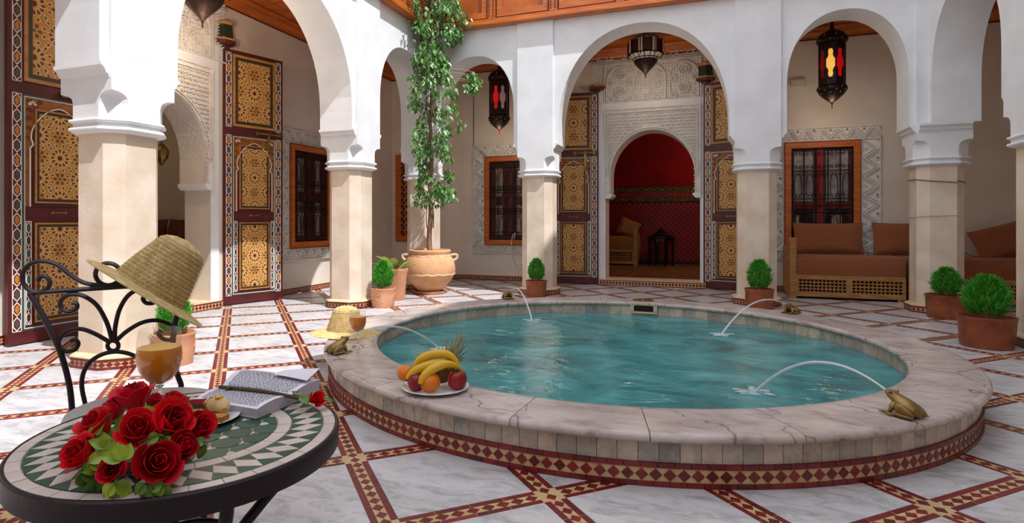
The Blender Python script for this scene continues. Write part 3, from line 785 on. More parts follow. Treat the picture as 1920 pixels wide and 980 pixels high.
    # pivot block above the leaf
    pv = MB(); pv.lathe([(.0, 3.05), (.05, 3.05), (.055, 3.075), (.12, 3.09), (.135, 3.12), (.135, 3.15), (.12, 3.155), (.0, 3.155)], 8, (.02 if p.get('hl') else DW-.02, .03, 0), a0=pi/8, a1=2*pi+pi/8)
    bl = pv.build('pivot_block', 'maroon', p)
    ri = MB().lathe([(.136, 3.128), (.14, 3.132), (.14, 3.146), (.136, 3.15)], 8, (.02 if p.get('hl') else DW-.02, .03, 0), a0=pi/8, a1=2*pi+pi/8); ri.build('gold_ring', 'gold_paint', bl)
    if drum:
        dr = MB().lathe([(.10, 3.155), (.105, 3.17), (.095, 3.30), (.10, 3.32), (0, 3.32)], 8, (.02 if p.get('hl') else DW-.02, .03, 0), a0=pi/8, a1=2*pi+pi/8); dr.build('drum', 'green_block', bl)
        r2 = MB().lathe([(.10, 3.315), (.115, 3.325), (.115, 3.345), (.10, 3.35), (0, 3.35)], 8, (.02 if p.get('hl') else DW-.02, .03, 0), a0=pi/8, a1=2*pi+pi/8); r2.build('drum_ring', 'gold_paint', bl)
for loc, ang, hl, drum, lab in (((-5.265, 5.385, 0), R(72), 1, True, 'tall painted door leaf standing open beside the left window'),
                                ((-5.13, 3.0, 0), R(89), 0, True, 'tall painted door leaf at the left edge of the picture, half behind the near pillar'),
                                ((-2.313, 9.265, 0), R(9.5), 0, False, 'painted door leaf left of the red room doorway'),
                                ((.012, 9.40, 0), R(-18), 1, True, 'painted door leaf right of the red room doorway')):
    p = thing('door_leaf', lab, 'door', loc, ang, 'open painted door leaves'); p['hl'] = hl; door_parts(p, drum); del p['hl']

# ------------------------------------------------------------------ carved plaster
def zigzag(mb, x0, x1, z0, z1, fn, vert, t=.026):
    """raised band ornament in a rectangle"""
    L_, w = ((z1-z0), (x1-x0)) if vert else ((x1-x0), (z1-z0))
    T = (lambda u, v: (x0+v, z0+u)) if vert else (lambda u, v: (x0+u, z0+v))
    n = max(1, round(L_/(w*1.05))); P = L_/n
    for v in (.012, w-.012): bar(mb, T(0, v), T(L_, v), .010, 0, t, fn)
    for k in range(n):
        u = k*P
        for (a, b) in (((0, .03), (.5, w-.03)), ((.5, w-.03), (1, .03))): bar(mb, T(u+a[0]*P, a[1]), T(u+b[0]*P, b[1]), .013, 0, t, fn)
        for (a, b) in (((.14, .035), (.5, w-.075)), ((.5, w-.075), (.86, .035)), ((-.36, w-.035), (0, .075)), ((0, .075), (.36, w-.035))):
            if 0 <= u+a[0]*P <= L_ and 0 <= u+b[0]*P <= L_: bar(mb, T(u+a[0]*P, a[1]), T(u+b[0]*P, b[1]), .008, 0, t*.8, fn)
        for (a, v) in ((.5, .045), (.5, .075), (.42, .05), (.58, .05), (0, w-.045), (.08, w-.05), (.92, w-.05), (1, w-.045)):
            c = T(min(max(u+a*P, .012), L_-.012), v); mb.prism([(c[0]-.011, c[1]), (c[0], c[1]-.011), (c[0]+.011, c[1]), (c[0], c[1]+.011)], 0, t, fn=fn, cap0=False)
def carved_border(wall, x0, x1, z0, z1, wx0, wx1, wz0, wz1, fn):
    bs = MB()
    for q in ((x0, z0, x1, wz0), (x0, wz1, x1, z1), (x0, wz0, wx0, wz1), (wx1, wz0, x1, wz1)):
        if q[2]-q[0] > .02 and q[3]-q[1] > .02: bs.prism([(q[0], q[1]), (q[2], q[1]), (q[2], q[3]), (q[0], q[3])], -.002, .008, fn=fn, cap0=False)
    bs.build('carved_border', 'plaster_carved', wall)
    c = MB(); f2 = lambda a, b, t: fn(a, b, t+.008)
    zigzag(c, x0, x1, wz1, z1, f2, False); zigzag(c, x0, x1, z0, wz0, f2, False)
    if wx0-x0 > .05: zigzag(c, x0, wx0, wz0, wz1, f2, True)
    if x1-wx1 > .05: zigzag(c, wx1, x1, wz0, wz1, f2, True)
    c.build('carved_ornament', 'plaster_carved', wall, kind='stuff')
fB = lambda a, b, t: (a, YB-t, b)
fL = lambda a, b, t: (XL+t, a, b)
carved_border(wall_left, 6.36, 7.70, .45, 2.27, 6.559, 7.50, .625, 2.075, fL)
carved_border(wall_back, -3.69, -2.34, .45, 2.30, -3.47, -2.55, .60, 2.10, fB)
carved_border(wall_back, .86, 2.262, .45, 2.32, 1.087, 2.021, .60, 2.12, fB)
# lattice panel round a doorway arch, panel of medallions and frieze above it
def torus2(mb, c, r, w, t0, t1, fn, n=20):
    for k in range(n):
        a0, a1 = 2*pi*k/n, 2*pi*(k+1)/n
        mb.prism([(c[0]+(r-w)*cos(a0), c[1]+(r-w)*sin(a0)), (c[0]+r*cos(a0), c[1]+r*sin(a0)), (c[0]+r*cos(a1), c[1]+r*sin(a1)), (c[0]+(r-w)*cos(a1), c[1]+(r-w)*sin(a1))], t0, t1, fn=fn, cap0=False)
def doorway_plaster(wall, c, fn):
    hw = .71; pts = [(c+x, z) for x, z in arch_pts(AHW, AZS, AH, 28, 2.0, .52)]
    z0 = 1.40
    MB().prism([(c-hw, z0), (c-AHW, z0)]+pts+[(c+AHW, z0), (c+hw, z0), (c+hw, 2.76), (c-hw, 2.76)], -.002, .03, fn=fn).build('lattice_panel', 'plaster_carved', wall)
    f2 = lambda a, b, t: fn(a, b, t+.03)
    o = MB()
    for (p, q) in (((c-hw+.008, z0), (c-hw+.008, 2.75)), ((c+hw-.008, z0), (c+hw-.008, 2.75)), ((c-hw, 2.75), (c+hw, 2.75)), ((c-hw+.05, z0+.3), (c-hw+.05, 2.70)), ((c+hw-.05, z0+.3), (c+hw-.05, 2.70)), ((c-hw+.05, 2.70), (c+hw-.05, 2.70))): bar(o, p, q, .014, 0, .024, f2)
    def top(x):
        t = min(1, abs(x-c)/AHW); return AZS+AH*max(0, 1-t**2)**.52
    for k in range(len(pts)-1):
        for off in (.012, .06):
            s0 = 1+off/AHW; a, b = pts[k], pts[k+1]
            P = [(c+(p[0]-c)*s0, z0+.2+(p[1]-z0-.2)*(1+off*.75)) for p in (a, b)]
            if all(abs(p[0]-c) < hw-.01 for p in P): bar(o, P[0], P[1], .012, 0, .024, f2)
    pitch = .049
    for i in range(-16, 17):
        for j in range(0, 30):
            x, z = c+i*pitch*.8, 2.67-j*pitch
            if abs(x-c) > hw-.07 or z < z0+.05: continue
            if abs(x-c) < AHW+.0 and z < top(x)*1.0+.085: continue
            if (i+j) % 2 == 0:
                for d in range(4):
                    a = d*pi/2+pi/4; cx_, cz_ = x+.011*cos(a), z+.011*sin(a)
                    o.prism([(cx_+.0085*cos(a+q*pi/2), cz_+.0085*sin(a+q*pi/2)) for q in range(4)], 0, .022, fn=f2, cap0=False)
            else: o.prism([(x-.017, z), (x, z-.007), (x+.017, z), (x, z+.007)], 0, .020, fn=f2, cap0=False)
    o.build('lattice_ornament', 'plaster_carved', wall, kind='stuff')
    # corbels at the springing
    MB().prism([(c-hw, 1.36), (c-AHW-.015, 1.36), (c-AHW+.03, 1.40), (c-AHW+.03, 1.43), (c-hw, 1.43)], -.38, .045, fn=fn).build('corbel', 'plaster_white', wall)
    MB().prism([(c+hw, 1.36), (c+AHW+.015, 1.36), (c+AHW-.03, 1.40), (c+AHW-.03, 1.43), (c+hw, 1.43)], -.38, .045, fn=fn).build('corbel', 'plaster_white', wall)
    for s_ in (-1, 1):
        MB().prism([(c+s_*JW, 0.0), (c+s_*(hw+.11), 0.0), (c+s_*(hw+.11), 3.05), (c+s_*hw, 3.05), (c+s_*hw, 1.38), (c+s_*JW, 1.38)], -.002, .02, fn=fn).build('white_jamb', 'plaster_white', wall)
    # ledge, medallion panel, frieze
    MB().prism([(c-hw, 2.76), (c+hw, 2.76), (c+hw, 2.86), (c-hw, 2.86)], -.002, .026, fn=fn).build('plain_band', 'plaster_white', wall)
    MB().prism([(c-.92, 2.86), (c+.92, 2.86), (c+.92, ZC), (c-.92, ZC)], -.002, .006, fn=fn).build('medallion_panel', 'plaster_carved', wall)
    f3 = lambda a, b, t: fn(a, b, t+.006)
    m = MB()
    for x in (c-hw, c+hw): bar(m, (x, 2.86), (x, 3.47), .016, 0, .034, f3)
    for z in (2.868, 3.475, 3.50): bar(m, (c-.92, z), (c+.92, z), .012, 0, .030, f3)
    for n_, cx_ in enumerate((c-.47, c, c+.47)):
        for k in range(16):
            a0, a1 = pi*k/16, pi*(k+1)/16
            bar(m, (cx_+.205*cos(a0), 3.20+.22*sin(a0)), (cx_+.205*cos(a1), 3.20+.22*sin(a1)), .018, 0, .034, f3)
        for s_ in (-1, 1): bar(m, (cx_+s_*.205, 2.88), (cx_+s_*.205, 3.20), .018, 0, .034, f3)
        if n_ != 1: meds = [((cx_, 3.30), .085), ((cx_, 3.03), .085), ((cx_-.16, 3.17), .06), ((cx_+.16, 3.17), .06), ((cx_-.15, 2.92), .055), ((cx_+.15, 2.92), .055)]
        else: meds = [((cx_+a*.085, 2.93+b*.085), .05) for a in (-1, 1) for b in (0, 2, 4)]+[((cx_, 3.02), .05), ((cx_, 3.19), .05), ((cx_, 3.36), .05)]
        for (mc, r) in meds:
            torus2(m, mc, r, .016, 0, .034, f3); torus2(m, mc, r*.62, .010, 0, .030, f3, 14)
            for k in range(8): bar(m, (mc[0]+r*.2*cos(k*pi/4), mc[1]+r*.2*sin(k*pi/4)), (mc[0]+r*.5*cos(k*pi/4), mc[1]+r*.5*sin(k*pi/4)), .009, 0, .030, f3)
    for i in range(-17, 18):
        for j in range(0, 14):
            x, z = c+i*.041, 2.90+j*.042
            if abs(x-c) > hw-.02: continue
            m.prism([(x-.012+.006*(j % 2), z), (x, z-.012), (x+.012, z), (x, z+.012)], 0, .024, fn=f3, cap0=False)
    random.seed(3)
    for i in range(46):
        for j in range(3):
            x, z, a = c-.90+i*.0395+random.uniform(-.01, .01), 3.535+j*.055, random.uniform(0, pi)
            pts2 = [(x+.022*cos(a+k*.8)*(1-k*.1), z+.022*sin(a+k*.8)*(1-k*.1)) for k in range(6)]
            for p, q in zip(pts2, pts2[1:]): bar(m, p, q, .009, 0, .026, f3)
    for s_ in (-1, 1):
        for i in range(5):
            for j in range(12):
                x, z = c+s_*(.735+i*.038), 3.05+.02*(i % 2)+j*.036
                m.prism([(x-.011, z), (x, z-.009), (x+.011, z), (x, z+.009)], 0, .024, fn=f3, cap0=False)
    m.build('medallion_ornament', 'plaster_carved', wall, kind='stuff')
doorway_plaster(wall_back, AC, fB); doorway_plaster(wall_left, LC, fL)
# carved soffit of the left doorway arch
so = MB(); pts = [(LC+x, z) for x, z in arch_pts(AHW-.004, AZS, AH-.004, 40, 2.0, .52)]
for k in range(40):
    a, b = pts[k], pts[k+1]
    for j in range(8):
        x = XL-.03-j*.043
        if (k+j) % 2: so.add([(x, a[0], a[1]), (x-.036, a[0], a[1]), (x-.036, b[0], b[1]), (x, b[0], b[1])], [(0, 1, 2, 3)])
so.build('soffit_ornament', 'plaster_carved', wall_left, kind='stuff')

# ------------------------------------------------------------------ windows
def cscroll(mb, c, r, fn, s_=1, up=1):
    P = [(c[0]+s_*(r*(1-k/14))*cos(k*.5), c[1]+up*(r*(1-k/14))*sin(k*.5)) for k in range(12)]
    mb.tube([fn(a, b, 0) for a, b in P], .006, 4, caps=False)
def window(name, label, loc, rotz, W, H, style):
    s = sempty(name, label, loc, rotz); fn = lambda a, b, t: (a, -t, b); fw = .088
    for nm, q in (('frame_rail', [(0, 0), (W, 0), (W-fw, fw), (fw, fw)]), ('frame_rail', [(0, H), (fw, H-fw), (W-fw, H-fw), (W, H)]), ('frame_stile', [(0, 0), (fw, fw), (fw, H-fw), (0, H)]), ('frame_stile', [(W, 0), (W, H), (W-fw, H-fw), (W-fw, fw)])):
        MB().prism(q, -.02, .045, fn=fn).build(nm, 'wood_orange', s)
    b = MB()
    for z in (.008, H-.008):
        for i in range(int(W/.022)): b.ball((i*.022+.011, -.046, z), (.009, .006, .007), 5, 4)
    for x in (.008, W-.008):
        for i in range(int(H/.022)): b.ball((x, -.046, i*.022+.011), (.007, .006, .009), 5, 4)
    b.build('bead_trim', 'wood_dark_orange', s, kind='stuff')
    a0, a1, b0, b1 = fw, W-fw, fw, H-fw; w, h = a1-a0, b1-b0
    if style == 'lattice':
        MB().box(a0, -.004, b0, a1, .0, b1).build('backing', 'hole_dark', s)
        l = MB(); n = 7; m_ = 12
        for i in range(n+1): l.tube([(a0+w*i/n, -.02, b0), (a0+w*i/n, -.02, b1)], .012, 6)
        for j in range(m_+1): l.tube([(a0, -.02, b0+h*j/m_), (a1, -.02, b0+h*j/m_)], .012, 6)
        for i in range(n):
            for j in range(m_): l.tube([(a0+w*i/n, -.02, b0+h*j/m_), (a0+w*(i+1)/n, -.02, b0+h*(j+1)/m_)], .009, 5)
        l.build('wood_lattice', 'wood_orange', s, kind='stuff'); return s
    MB().box(a0, -.004, b0, a1, .0, b1).build('shutter_board', 'shutter', s)
    if style == 'shutter':
        for k in range(2):
            x = a0+w*(.08+.5*k)
            for z0, z1 in ((b0+h*.06, b0+h*.44), (b0+h*.55, b0+h*.93)):
                MB().box(x+.05, -.010, z0, x+.05+w*.16, -.003, z1).build('pane', 'pane_paint', s)
                o = MB()
                for j in range(3):
                    zc = z0+(z1-z0)*(.2+.3*j); o.prism([(x+.05+w*.04, zc), (x+.05+w*.08, zc-.05), (x+.05+w*.12, zc), (x+.05+w*.08, zc+.05)], 0, .012, fn=fn)
                o.build('pane_motif', 'wood_bench', s)
            MB().box(x+w*.30, -.016, b0+.01, x+w*.40, -.003, b1-.01).build('shutter_panel', 'maroon', s)
        MB().box(a0, -.012, b0+h*.47, a1, -.003, b0+h*.525).build('shutter_rail', 'maroon', s)
    else:
        for x0, x1 in ((a0+w*.05, a0+w*.36), (a0+w*.57, a0+w*.92)):
            MB().box(x0, -.008, b0+h*.44, x1, -.003, b1-h*.04).build('pane', 'pane', s)
            MB().box(x0, -.008, b0+h*.03, x1, -.003, b0+h*.36).build('pane', 'hole_dark', s)
        MB().box(a0+w*.08, -.012, b0+h*.05, a0+w*.13, -.006, b0+h*.30).build('pane_motif', 'pane_paint', s)
        MB().box(a0+w*.66, -.012, b0+h*.04, a0+w*.82, -.006, b0+h*.30).build('pane_motif', 'pane_paint', s)
        o = MB(); o.prism([(a0+w*.70, b0+h*.10), (a0+w*.74, b0+h*.05), (a0+w*.78, b0+h*.10), (a0+w*.77, b0+h*.22), (a0+w*.74, b0+h*.28), (a0+w*.71, b0+h*.22)], 0, .014, fn=fn); o.build('vase_motif', 'wood_bench', s)
        MB().box(a0+w*.42, -.016, b0, a0+w*.52, -.003, b1).build('shutter_stile', 'curtain', s)
        MB().box(a0, -.014, b0+h*.37, a1, -.003, b0+h*.43).build('shutter_rail', 'curtain', s)
    # iron grille
    f2 = lambda a, b, t: (a, -.034-t, b)
    g = MB(); n = 5; rows = (0.01, .10, .33, .40, .60, .68, .92, .99) if style == 'shutter' else (.01, .33, .40, .47, .76, .99)
    for i in range(n+1): g.tube([f2(a0+w*(.015+.97*i/n), b0+.004, 0), f2(a0+w*(.015+.97*i/n), b1-.004, 0)], .0075, 5)
    for r in rows: g.tube([f2(a0+.004, b0+h*r, 0), f2(a1-.004, b0+h*r, 0)], .0075, 5)
    g.build('grille_bars', 'iron_rust', s)
    sc = MB()
    for i in range(n):
        xc = a0+w*(.015+.97*(i+.5)/n); cw = w*.97/n
        for r, up in ((.055, 1), (.365, 1), (.365, -1), (.64, 1), (.64, -1), (.955, -1)) if style == 'shutter' else ((.365, 1), (.435, -1), (.05, 1), (.80, 1), (.73, -1), (.95, -1), (.50, 1)):
            for sx in (-1, 1): cscroll(sc, (xc+sx*cw*.23, b0+h*r), cw*.21, f2, sx, up)
        for z0, z1 in ((.12, .31), (.42, .58), (.70, .90)) if style == 'shutter' else ((.10, .31), (.52, .74)):
            sc.tube([f2(xc+cw*.30*cos(pi*k/10), b0+h*(z0+z1)/2+h*(z1-z0)*.45*sin(pi*k/10), 0) for k in range(11)], .006, 4, caps=False)
            for sx in (-1, 1): sc.tube([f2(xc+sx*cw*.30, b0+h*z0, 0), f2(xc+sx*cw*.30, b0+h*(z0+z1)/2, 0)], .006, 4)
    sc.build('grille_scrolls', 'iron_rust', s, kind='stuff')
    return s
window('window_1', 'orange framed window with maroon shutters and iron grille on the left wall', (XL+.012, 6.559, .625), pi/2, .941, 1.45, 'shutter')
window('window_2', 'orange framed shuttered window with iron grille left of the sunlit pillar', (-3.47, YB-.012, .60), 0, .92, 1.50, 'shutter')
window('window_3', 'orange framed glazed window with iron scroll grille above the bench', (1.087, YB-.012, .60), 0, .934, 1.52, 'glass')
window('window_4', 'narrow wooden lattice window behind the tree', (-5.18, YB-.012, .64), 0, .85, 1.56, 'lattice')
# ------------------------------------------------------------------ the pool
pool = thing('fountain_pool', 'round marble pool with tiled side in the middle of the court', 'pool', (PX, PY, 0))
b = MB().lathe([(1.955, 0), (1.955, .172), (PRI+.008, .172), (PRI+.008, .004), (0, .004)], 128); b.build('basin', 'grout', pool, smooth=True)
cop_prof = [(PRI-.012, .174), (PRI-.020, .182), (PRI-.022, .194), (PRI-.018, .204), (PRI-.004, .2095), (PRI+.02, .210), (1.975, .210), (1.992, .2075), (2.003, .199), (2.006, .188), (2.001, .178), (1.988, .172), (1.97, .170)]
ang = -2.9; jt = []
while ang < -2.9+2*pi-.15: jt.append(ang); ang += random.uniform(.26, .40)
jt.append(-2.9+2*pi)
for a0, a1 in zip(jt, jt[1:]):
    n = max(4, round((a1-a0)/.05)); m = MB(); m.lathe(cop_prof+[cop_prof[0]], n, a0=a0+.0009, a1=a1-.0009)
    k = n+1; L_ = len(cop_prof)
    for e in (0, n):
        m.add([m.v[j*k+e] for j in range(L_)], [tuple(range(L_)) if e else tuple(range(L_-1, -1, -1))])
    m.build('coping_slab', 'marble_coping', pool, smooth=True, ang=50)
def curved_tile(name, r0, r1, z0, z1, da, mat, n=2, gap=.0006):
    m = MB(); a = [-da/2+gap+(da-2*gap)*i/n for i in range(n+1)]
    vs = [(r*cos(t), r*sin(t), z) for r in (r0, r1) for z in (z0, z1) for t in a]; k = n+1; fs = []
    for i in range(n): fs += [(2*k+i, 2*k+i+1, 3*k+i+1, 3*k+i), (i, k+i, k+i+1, i+1), (k+i, 3*k+i, 3*k+i+1, k+i+1), (i, i+1, 2*k+i+1, 2*k+i)]
    fs += [(0, 2*k, 3*k, k), (n, k+n, 3*k+n, 2*k+n)]
    return m.add(vs, fs).mesh(name, mat)
da = 2*pi/160
t1, t2 = curved_tile('face_tile', 1.953, 1.966, .0905, .1705, da, 'marble_wall'), curved_tile('face_tile', 1.953, 1.965, .0905, .1705, da, 'marble_wall_grey')
for i in range(160): inst('face_tile', t1 if random.random() < .62 else t2, pool, rot=(0, 0, i*da), scale=(1, 1, 1)).location.z = 0
MB().lathe([(1.955, .020), (1.972, .020), (1.972, .0705), (1.955, .0705)], 128).build('mosaic_band', 'beige_tile', pool, smooth=True)
nd = 240; da2 = 2*pi/nd; w = 1.974*da2/2*.93
dme = MB().prism([(-w, 0), (0, -.0225), (w, 0), (0, .0225)], 0, .003, fn=lambda a, b, t: (1.972+t, a, b), cap0=False).mesh('diamond_tile', 'red_tile')
for i in range(nd): inst('diamond_tile', dme, pool, (0, 0, .0455), (0, 0, i*da2))
nb = 200; da3 = 2*pi/nb; bt = [curved_tile('border_tile', 1.955, 1.977, z0, z1, da3, 'red_tile', 1) for z0, z1 in ((.001, .0195), (.0715, .0895))]
rest = MB()
for i in range(nb):
    a = i*da3; front = cos(a-R(-82)) > -.1
    for q in (0, 1):
        if front: inst('border_tile', bt[q], pool, rot=(0, 0, a+da3*.25*q))
        else:
            me = bt[q]; ca, sa = cos(a), sin(a)
            rest.add([(v.co.x*ca-v.co.y*sa, v.co.x*sa+v.co.y*ca, v.co.z) for v in me.vertices], [tuple(p_.vertices) for p_ in me.polygons])
rest.build('border_tile', 'red_tile', pool, kind='stuff')
da = 2*pi/92
t1, t2 = curved_tile('inner_tile', PRI, PRI+.009, .02, .174, da, 'marble_wall', 3), curved_tile('inner_tile', PRI+.001, PRI+.009, .02, .174, da, 'marble_wall_grey', 3)
for i in range(92): inst('inner_tile', t1 if random.random() < .7 else t2, pool, rot=(0, 0, i*da))
# water
FROG = [R(-46), R(-139.4), R(131.3), R(48.2)]
land = [gp(1414, 737, WZ), gp(826, 655, WZ), gp(998, 602, WZ), gp(1352, 628, WZ)]
def wz(x, y):
    z = .004*sin(3.1*x+2.3*y)+.003*sin(7*x-4*y+1)+.002*sin(5*y+9*x)
    for l in land:
        d = hypot(x-l.x, y-l.y); z += .010*cos(d*26)*math.exp(-d*3.2)
    return WZ+z
n, m_ = 120, 42; vs = [(0, 0, wz(PX, PY))]; fs = []
for j in range(1, m_+1):
    for i in range(n):
        r = (PRI-.002)*j/m_; a = 2*pi*i/n; vs.append((r*cos(a), r*sin(a), wz(PX+r*cos(a), PY+r*sin(a))))
for i in range(n): fs.append((0, 1+i, 1+(i+1) % n))
for j in range(1, m_):
    for i in range(n): fs.append((1+(j-1)*n+i, 1+j*n+i, 1+j*n+(i+1) % n, 1+(j-1)*n+(i+1) % n))
wat = MB().add(vs, fs).build('pool_water', 'pool_water', smooth=True, loc=(PX, PY, 0), ang=180)
tag(wat, 'milky turquoise water filling the round pool', 'water', kind='stuff')
# frogs
def ell_tube(mb, secs, n=14):
    """secs: (x, zc, ry, rz) rings along x"""
    vs = []; fs = []
    for x, z, ry, rz in secs:
        for k in range(n): a = 2*pi*k/n; vs.append((x, ry*cos(a), z+rz*sin(a)))
    for j in range(len(secs)-1):
        for k in range(n): fs.append((j*n+k, j*n+(k+1) % n, (j+1)*n+(k+1) % n, (j+1)*n+k))
    fs += [tuple(range(n-1, -1, -1)), tuple(range((len(secs)-1)*n, len(secs)*n))]
    mb.add(vs, fs)
fm = MB()
ell_tube(fm, [(-.082, .030, .006, .006), (-.078, .031, .022, .018), (-.065, .034, .038, .027), (-.045, .038, .047, .033), (-.02, .046, .048, .036), (.005, .056, .043, .035), (.028, .068, .036, .030), (.045, .078, .034, .027), (.062, .087, .030, .021), (.078, .095, .021, .013), (.088, .099, .010, .006)])
for s_ in (-1, 1):
    fm.ball((-.030, s_*.046, .031), (.050, .018, .027), 12, 8, fn=lambda p: (p.x, p.y, p.z+p.x*.30))
    fm.ball((-.030, s_*.058, .010), (.055, .012, .009), 10, 6)
    fm.ball((.022, s_*.066, .006), (.024, .014, .005), 8, 5)
    fm.tube(smooth_curve([(.025, s_*.028, .055), (.030, s_*.042, .034), (.036, s_*.040, .018), (.046, s_*.044, .006)], 4), [.014]*5+[.011]*4+[.009]*4, 8)
    for t_ in (-1, 0, 1): fm.tube([(.044, s_*.044, .005), (.082, s_*.046+t_*.013, .004)], [.006, .004], 6)
    fm.ball((.050, s_*.024, .101), (.010, .008, .009), 8, 6)
frog_me = fm.mesh('frog_body', 'bronze', True, 60)
base_me = MB().lathe([(.0, 0), (.052, 0), (.056, .003), (.050, .007), (0, .007)], 20).mesh('base_disc', 'bronze', True)
flab = ['bronze frog spouting water at the front right of the pool rim', 'bronze frog spouting beside the wine glass on the pool rim', 'small bronze frog at the back left of the pool rim', 'small bronze frog at the back right of the pool rim']
jlab = ['arc of water from the frog at the front right', 'arc of water from the frog beside the wine glass', 'arc of water from the frog at the back left', 'arc of water from the frog at the back right']
for q, a in enumerate(FROG):
    r = 1.925; x, y = PX+r*cos(a), PY+r*sin(a)
    yaw = atan2(land[q].y-y, land[q].x-x)
    f = thing('bronze_frog', flab[q], 'frog statue', (x, y, .210), yaw, 'bronze frogs on the pool rim'); f.scale = (.82, .82, .82)
    inst('frog_body', frog_me, f, (0, 0, .005)); inst('base_disc', base_me, f, (-.005, 0, 0))
    mth = Vector((x+.073*cos(yaw), y+.073*sin(yaw), .210+.086)); l = land[q]
    apex = (.055, .03, .05, .05)[q]; pts = []
    H = apex; z0, z1 = mth.z, WZ
    # parabola z = z0 + v t - g t^2 through apex height H above the mouth
    t1_ = sqrt(H); T_ = t1_+sqrt(H+z0-z1)
    for k in range(25):
        t = T_*k/24; s_ = t/T_; pts.append((mth.x+(l.x-mth.x)*s_, mth.y+(l.y-mth.y)*s_, z0+2*sqrt(H)*t-t*t))
    j = thing('water_jet', jlab[q], 'water jet', mth, 0, 'frog water jets')
    MB().tube([Vector(p)-mth for p in pts], [.0045+.004*k/24 for k in range(25)], 8).build('stream', 'jet', j, smooth=True)
    sp = MB()
    for k in range(26):
        a_ = random.uniform(0, 6.28); d = random.uniform(0, .09)**1; c = (l.x-mth.x+d*cos(a_), l.y-mth.y+d*sin(a_), WZ-mth.z+.008)
        sp.ball(c, (random.uniform(.015, .04), random.uniform(.010, .025), random.uniform(.003, .008)), 8, 4)
    sp.build('splash', 'foam', j, smooth=True)
# skimmer and drain lid
a = R(88.6); sk = thing('pool_skimmer', 'pale brass skimmer frame set in the far inner wall of the pool', 'skimmer', (PX+(PRI-.014)*cos(a), PY+(PRI-.014)*sin(a), .105), a-pi/2)
f = MB()
for q in ((-.125, 0, .125, .018), (-.125, .082, .125, .100), (-.125, .018, -.092, .082), (.092, .018, .125, .082)): f.box(q[0], -.012, q[1], q[2], .004, q[3])
f.build('frame', 'plastic', sk); MB().box(-.092, -.004, .018, .092, .002, .082).build('opening', 'hole_dark', sk)
for x in (-.108, .108):
    for z in (.02, .08): MB().ball((x, -.013, z), (.006, .003, .006), 8, 4).build('screw', 'brass', sk)
for x in (-.05, .05): MB().ball((x, -.013, .091), (.006, .003, .006), 8, 4).build('screw', 'brass', sk)
dl = thing('drain_lid', 'flat round brass lid lying on the far rim of the pool', 'lid', (PX+.02, PY+1.85, .210), 0)
MB().lathe([(0, 0), (.105, 0), (.105, .004), (.098, .006), (0, .006)], 32).build('disc', 'brass', dl, smooth=True)
MB().lathe([(0, .006), (.02, .006), (.018, .011), (0, .012)], 12).build('knob', 'bronze', dl, smooth=True)
# ------------------------------------------------------------------ mosaic table
TX, TY, TZ, TR = -1.139, 1.052, .50, .342
tb = thing('mosaic_table', 'round iron table with a green and white tile mosaic top', 'table', (TX, TY, 0))
MB().lathe([(0, TZ-.006), (TR, TZ-.006), (TR, TZ-.0015), (0, TZ-.0015)], 64).build('tile_bed', 'grout', tb)
MB().lathe([(TR-.002, TZ-.048), (TR+.006, TZ-.048), (TR+.008, TZ-.044), (TR+.008, TZ-.003), (TR+.004, TZ+.001), (TR-.001, TZ+.001), (TR-.002, TZ-.048)], 96).build('iron_rim', 'iron', tb, smooth=True)
MB().lathe([(0, TZ-.020), (TR, TZ-.020), (TR, TZ-.006), (0, TZ-.006)], 48).build('top_plate', 'iron', tb)
def tile(name, poly, mat):
    c = Vector((sum(p[0] for p in poly)/len(poly), sum(p[1] for p in poly)/len(poly)))
    MB().prism([tuple((Vector(p)-c)*.965) for p in poly], -.004, random.uniform(-.0004, .0006), cap0=False).build(name, mat, tb, loc=(c.x, c.y, TZ))
def sector(r0, r1, a0, a1, n=3): return [(r1*cos(a0+(a1-a0)*i/n), r1*sin(a0+(a1-a0)*i/n)) for i in range(n+1)]+[(r0*cos(a1-(a1-a0)*i/n), r0*sin(a1-(a1-a0)*i/n)) for i in range(n+1)]
for i in range(34): tile('edge_tile', sector(.314, .3405, 2*pi*i/34, 2*pi*(i+1)/34), 'white_tile')
for i in range(24): tile('ring_tile', sector(.204, .236, 2*pi*i/24+.1, 2*pi*(i+1)/24+.1), 'white_tile')
nq = 38; dl_ = pi/nq
pol = lambda r, a: (r*cos(a), r*sin(a))
for i in range(nq):
    a = 2*pi*i/nq; r0, rm, r1 = .2375, .275, .3125
    tile('diamond_tile', [pol(r0, a-.05), pol(rm, a+dl_), pol(r1, a+.05), pol(rm, a-dl_)], 'white_tile')
    tile('triangle_tile', [pol(r0, a-.05), pol(r0, a+2*dl_-.05), pol(rm, a+dl_)], 'green_tile')
    tile('triangle_tile', [pol(r1, a+.05), pol(rm, a+dl_), pol(r1, a+2*dl_+.05)], 'green_tile')
def in_disc(poly, r, n=40):
    for k in range(n):
        a = 2*pi*k/n; poly = clip(poly, -cos(a), -sin(a), -r)
        if len(poly) < 3: return []
    return poly
A_, B_ = .060, .031; ro = R(20)
rot2 = lambda x, y: (x*cos(ro)-y*sin(ro), x*sin(ro)+y*cos(ro))
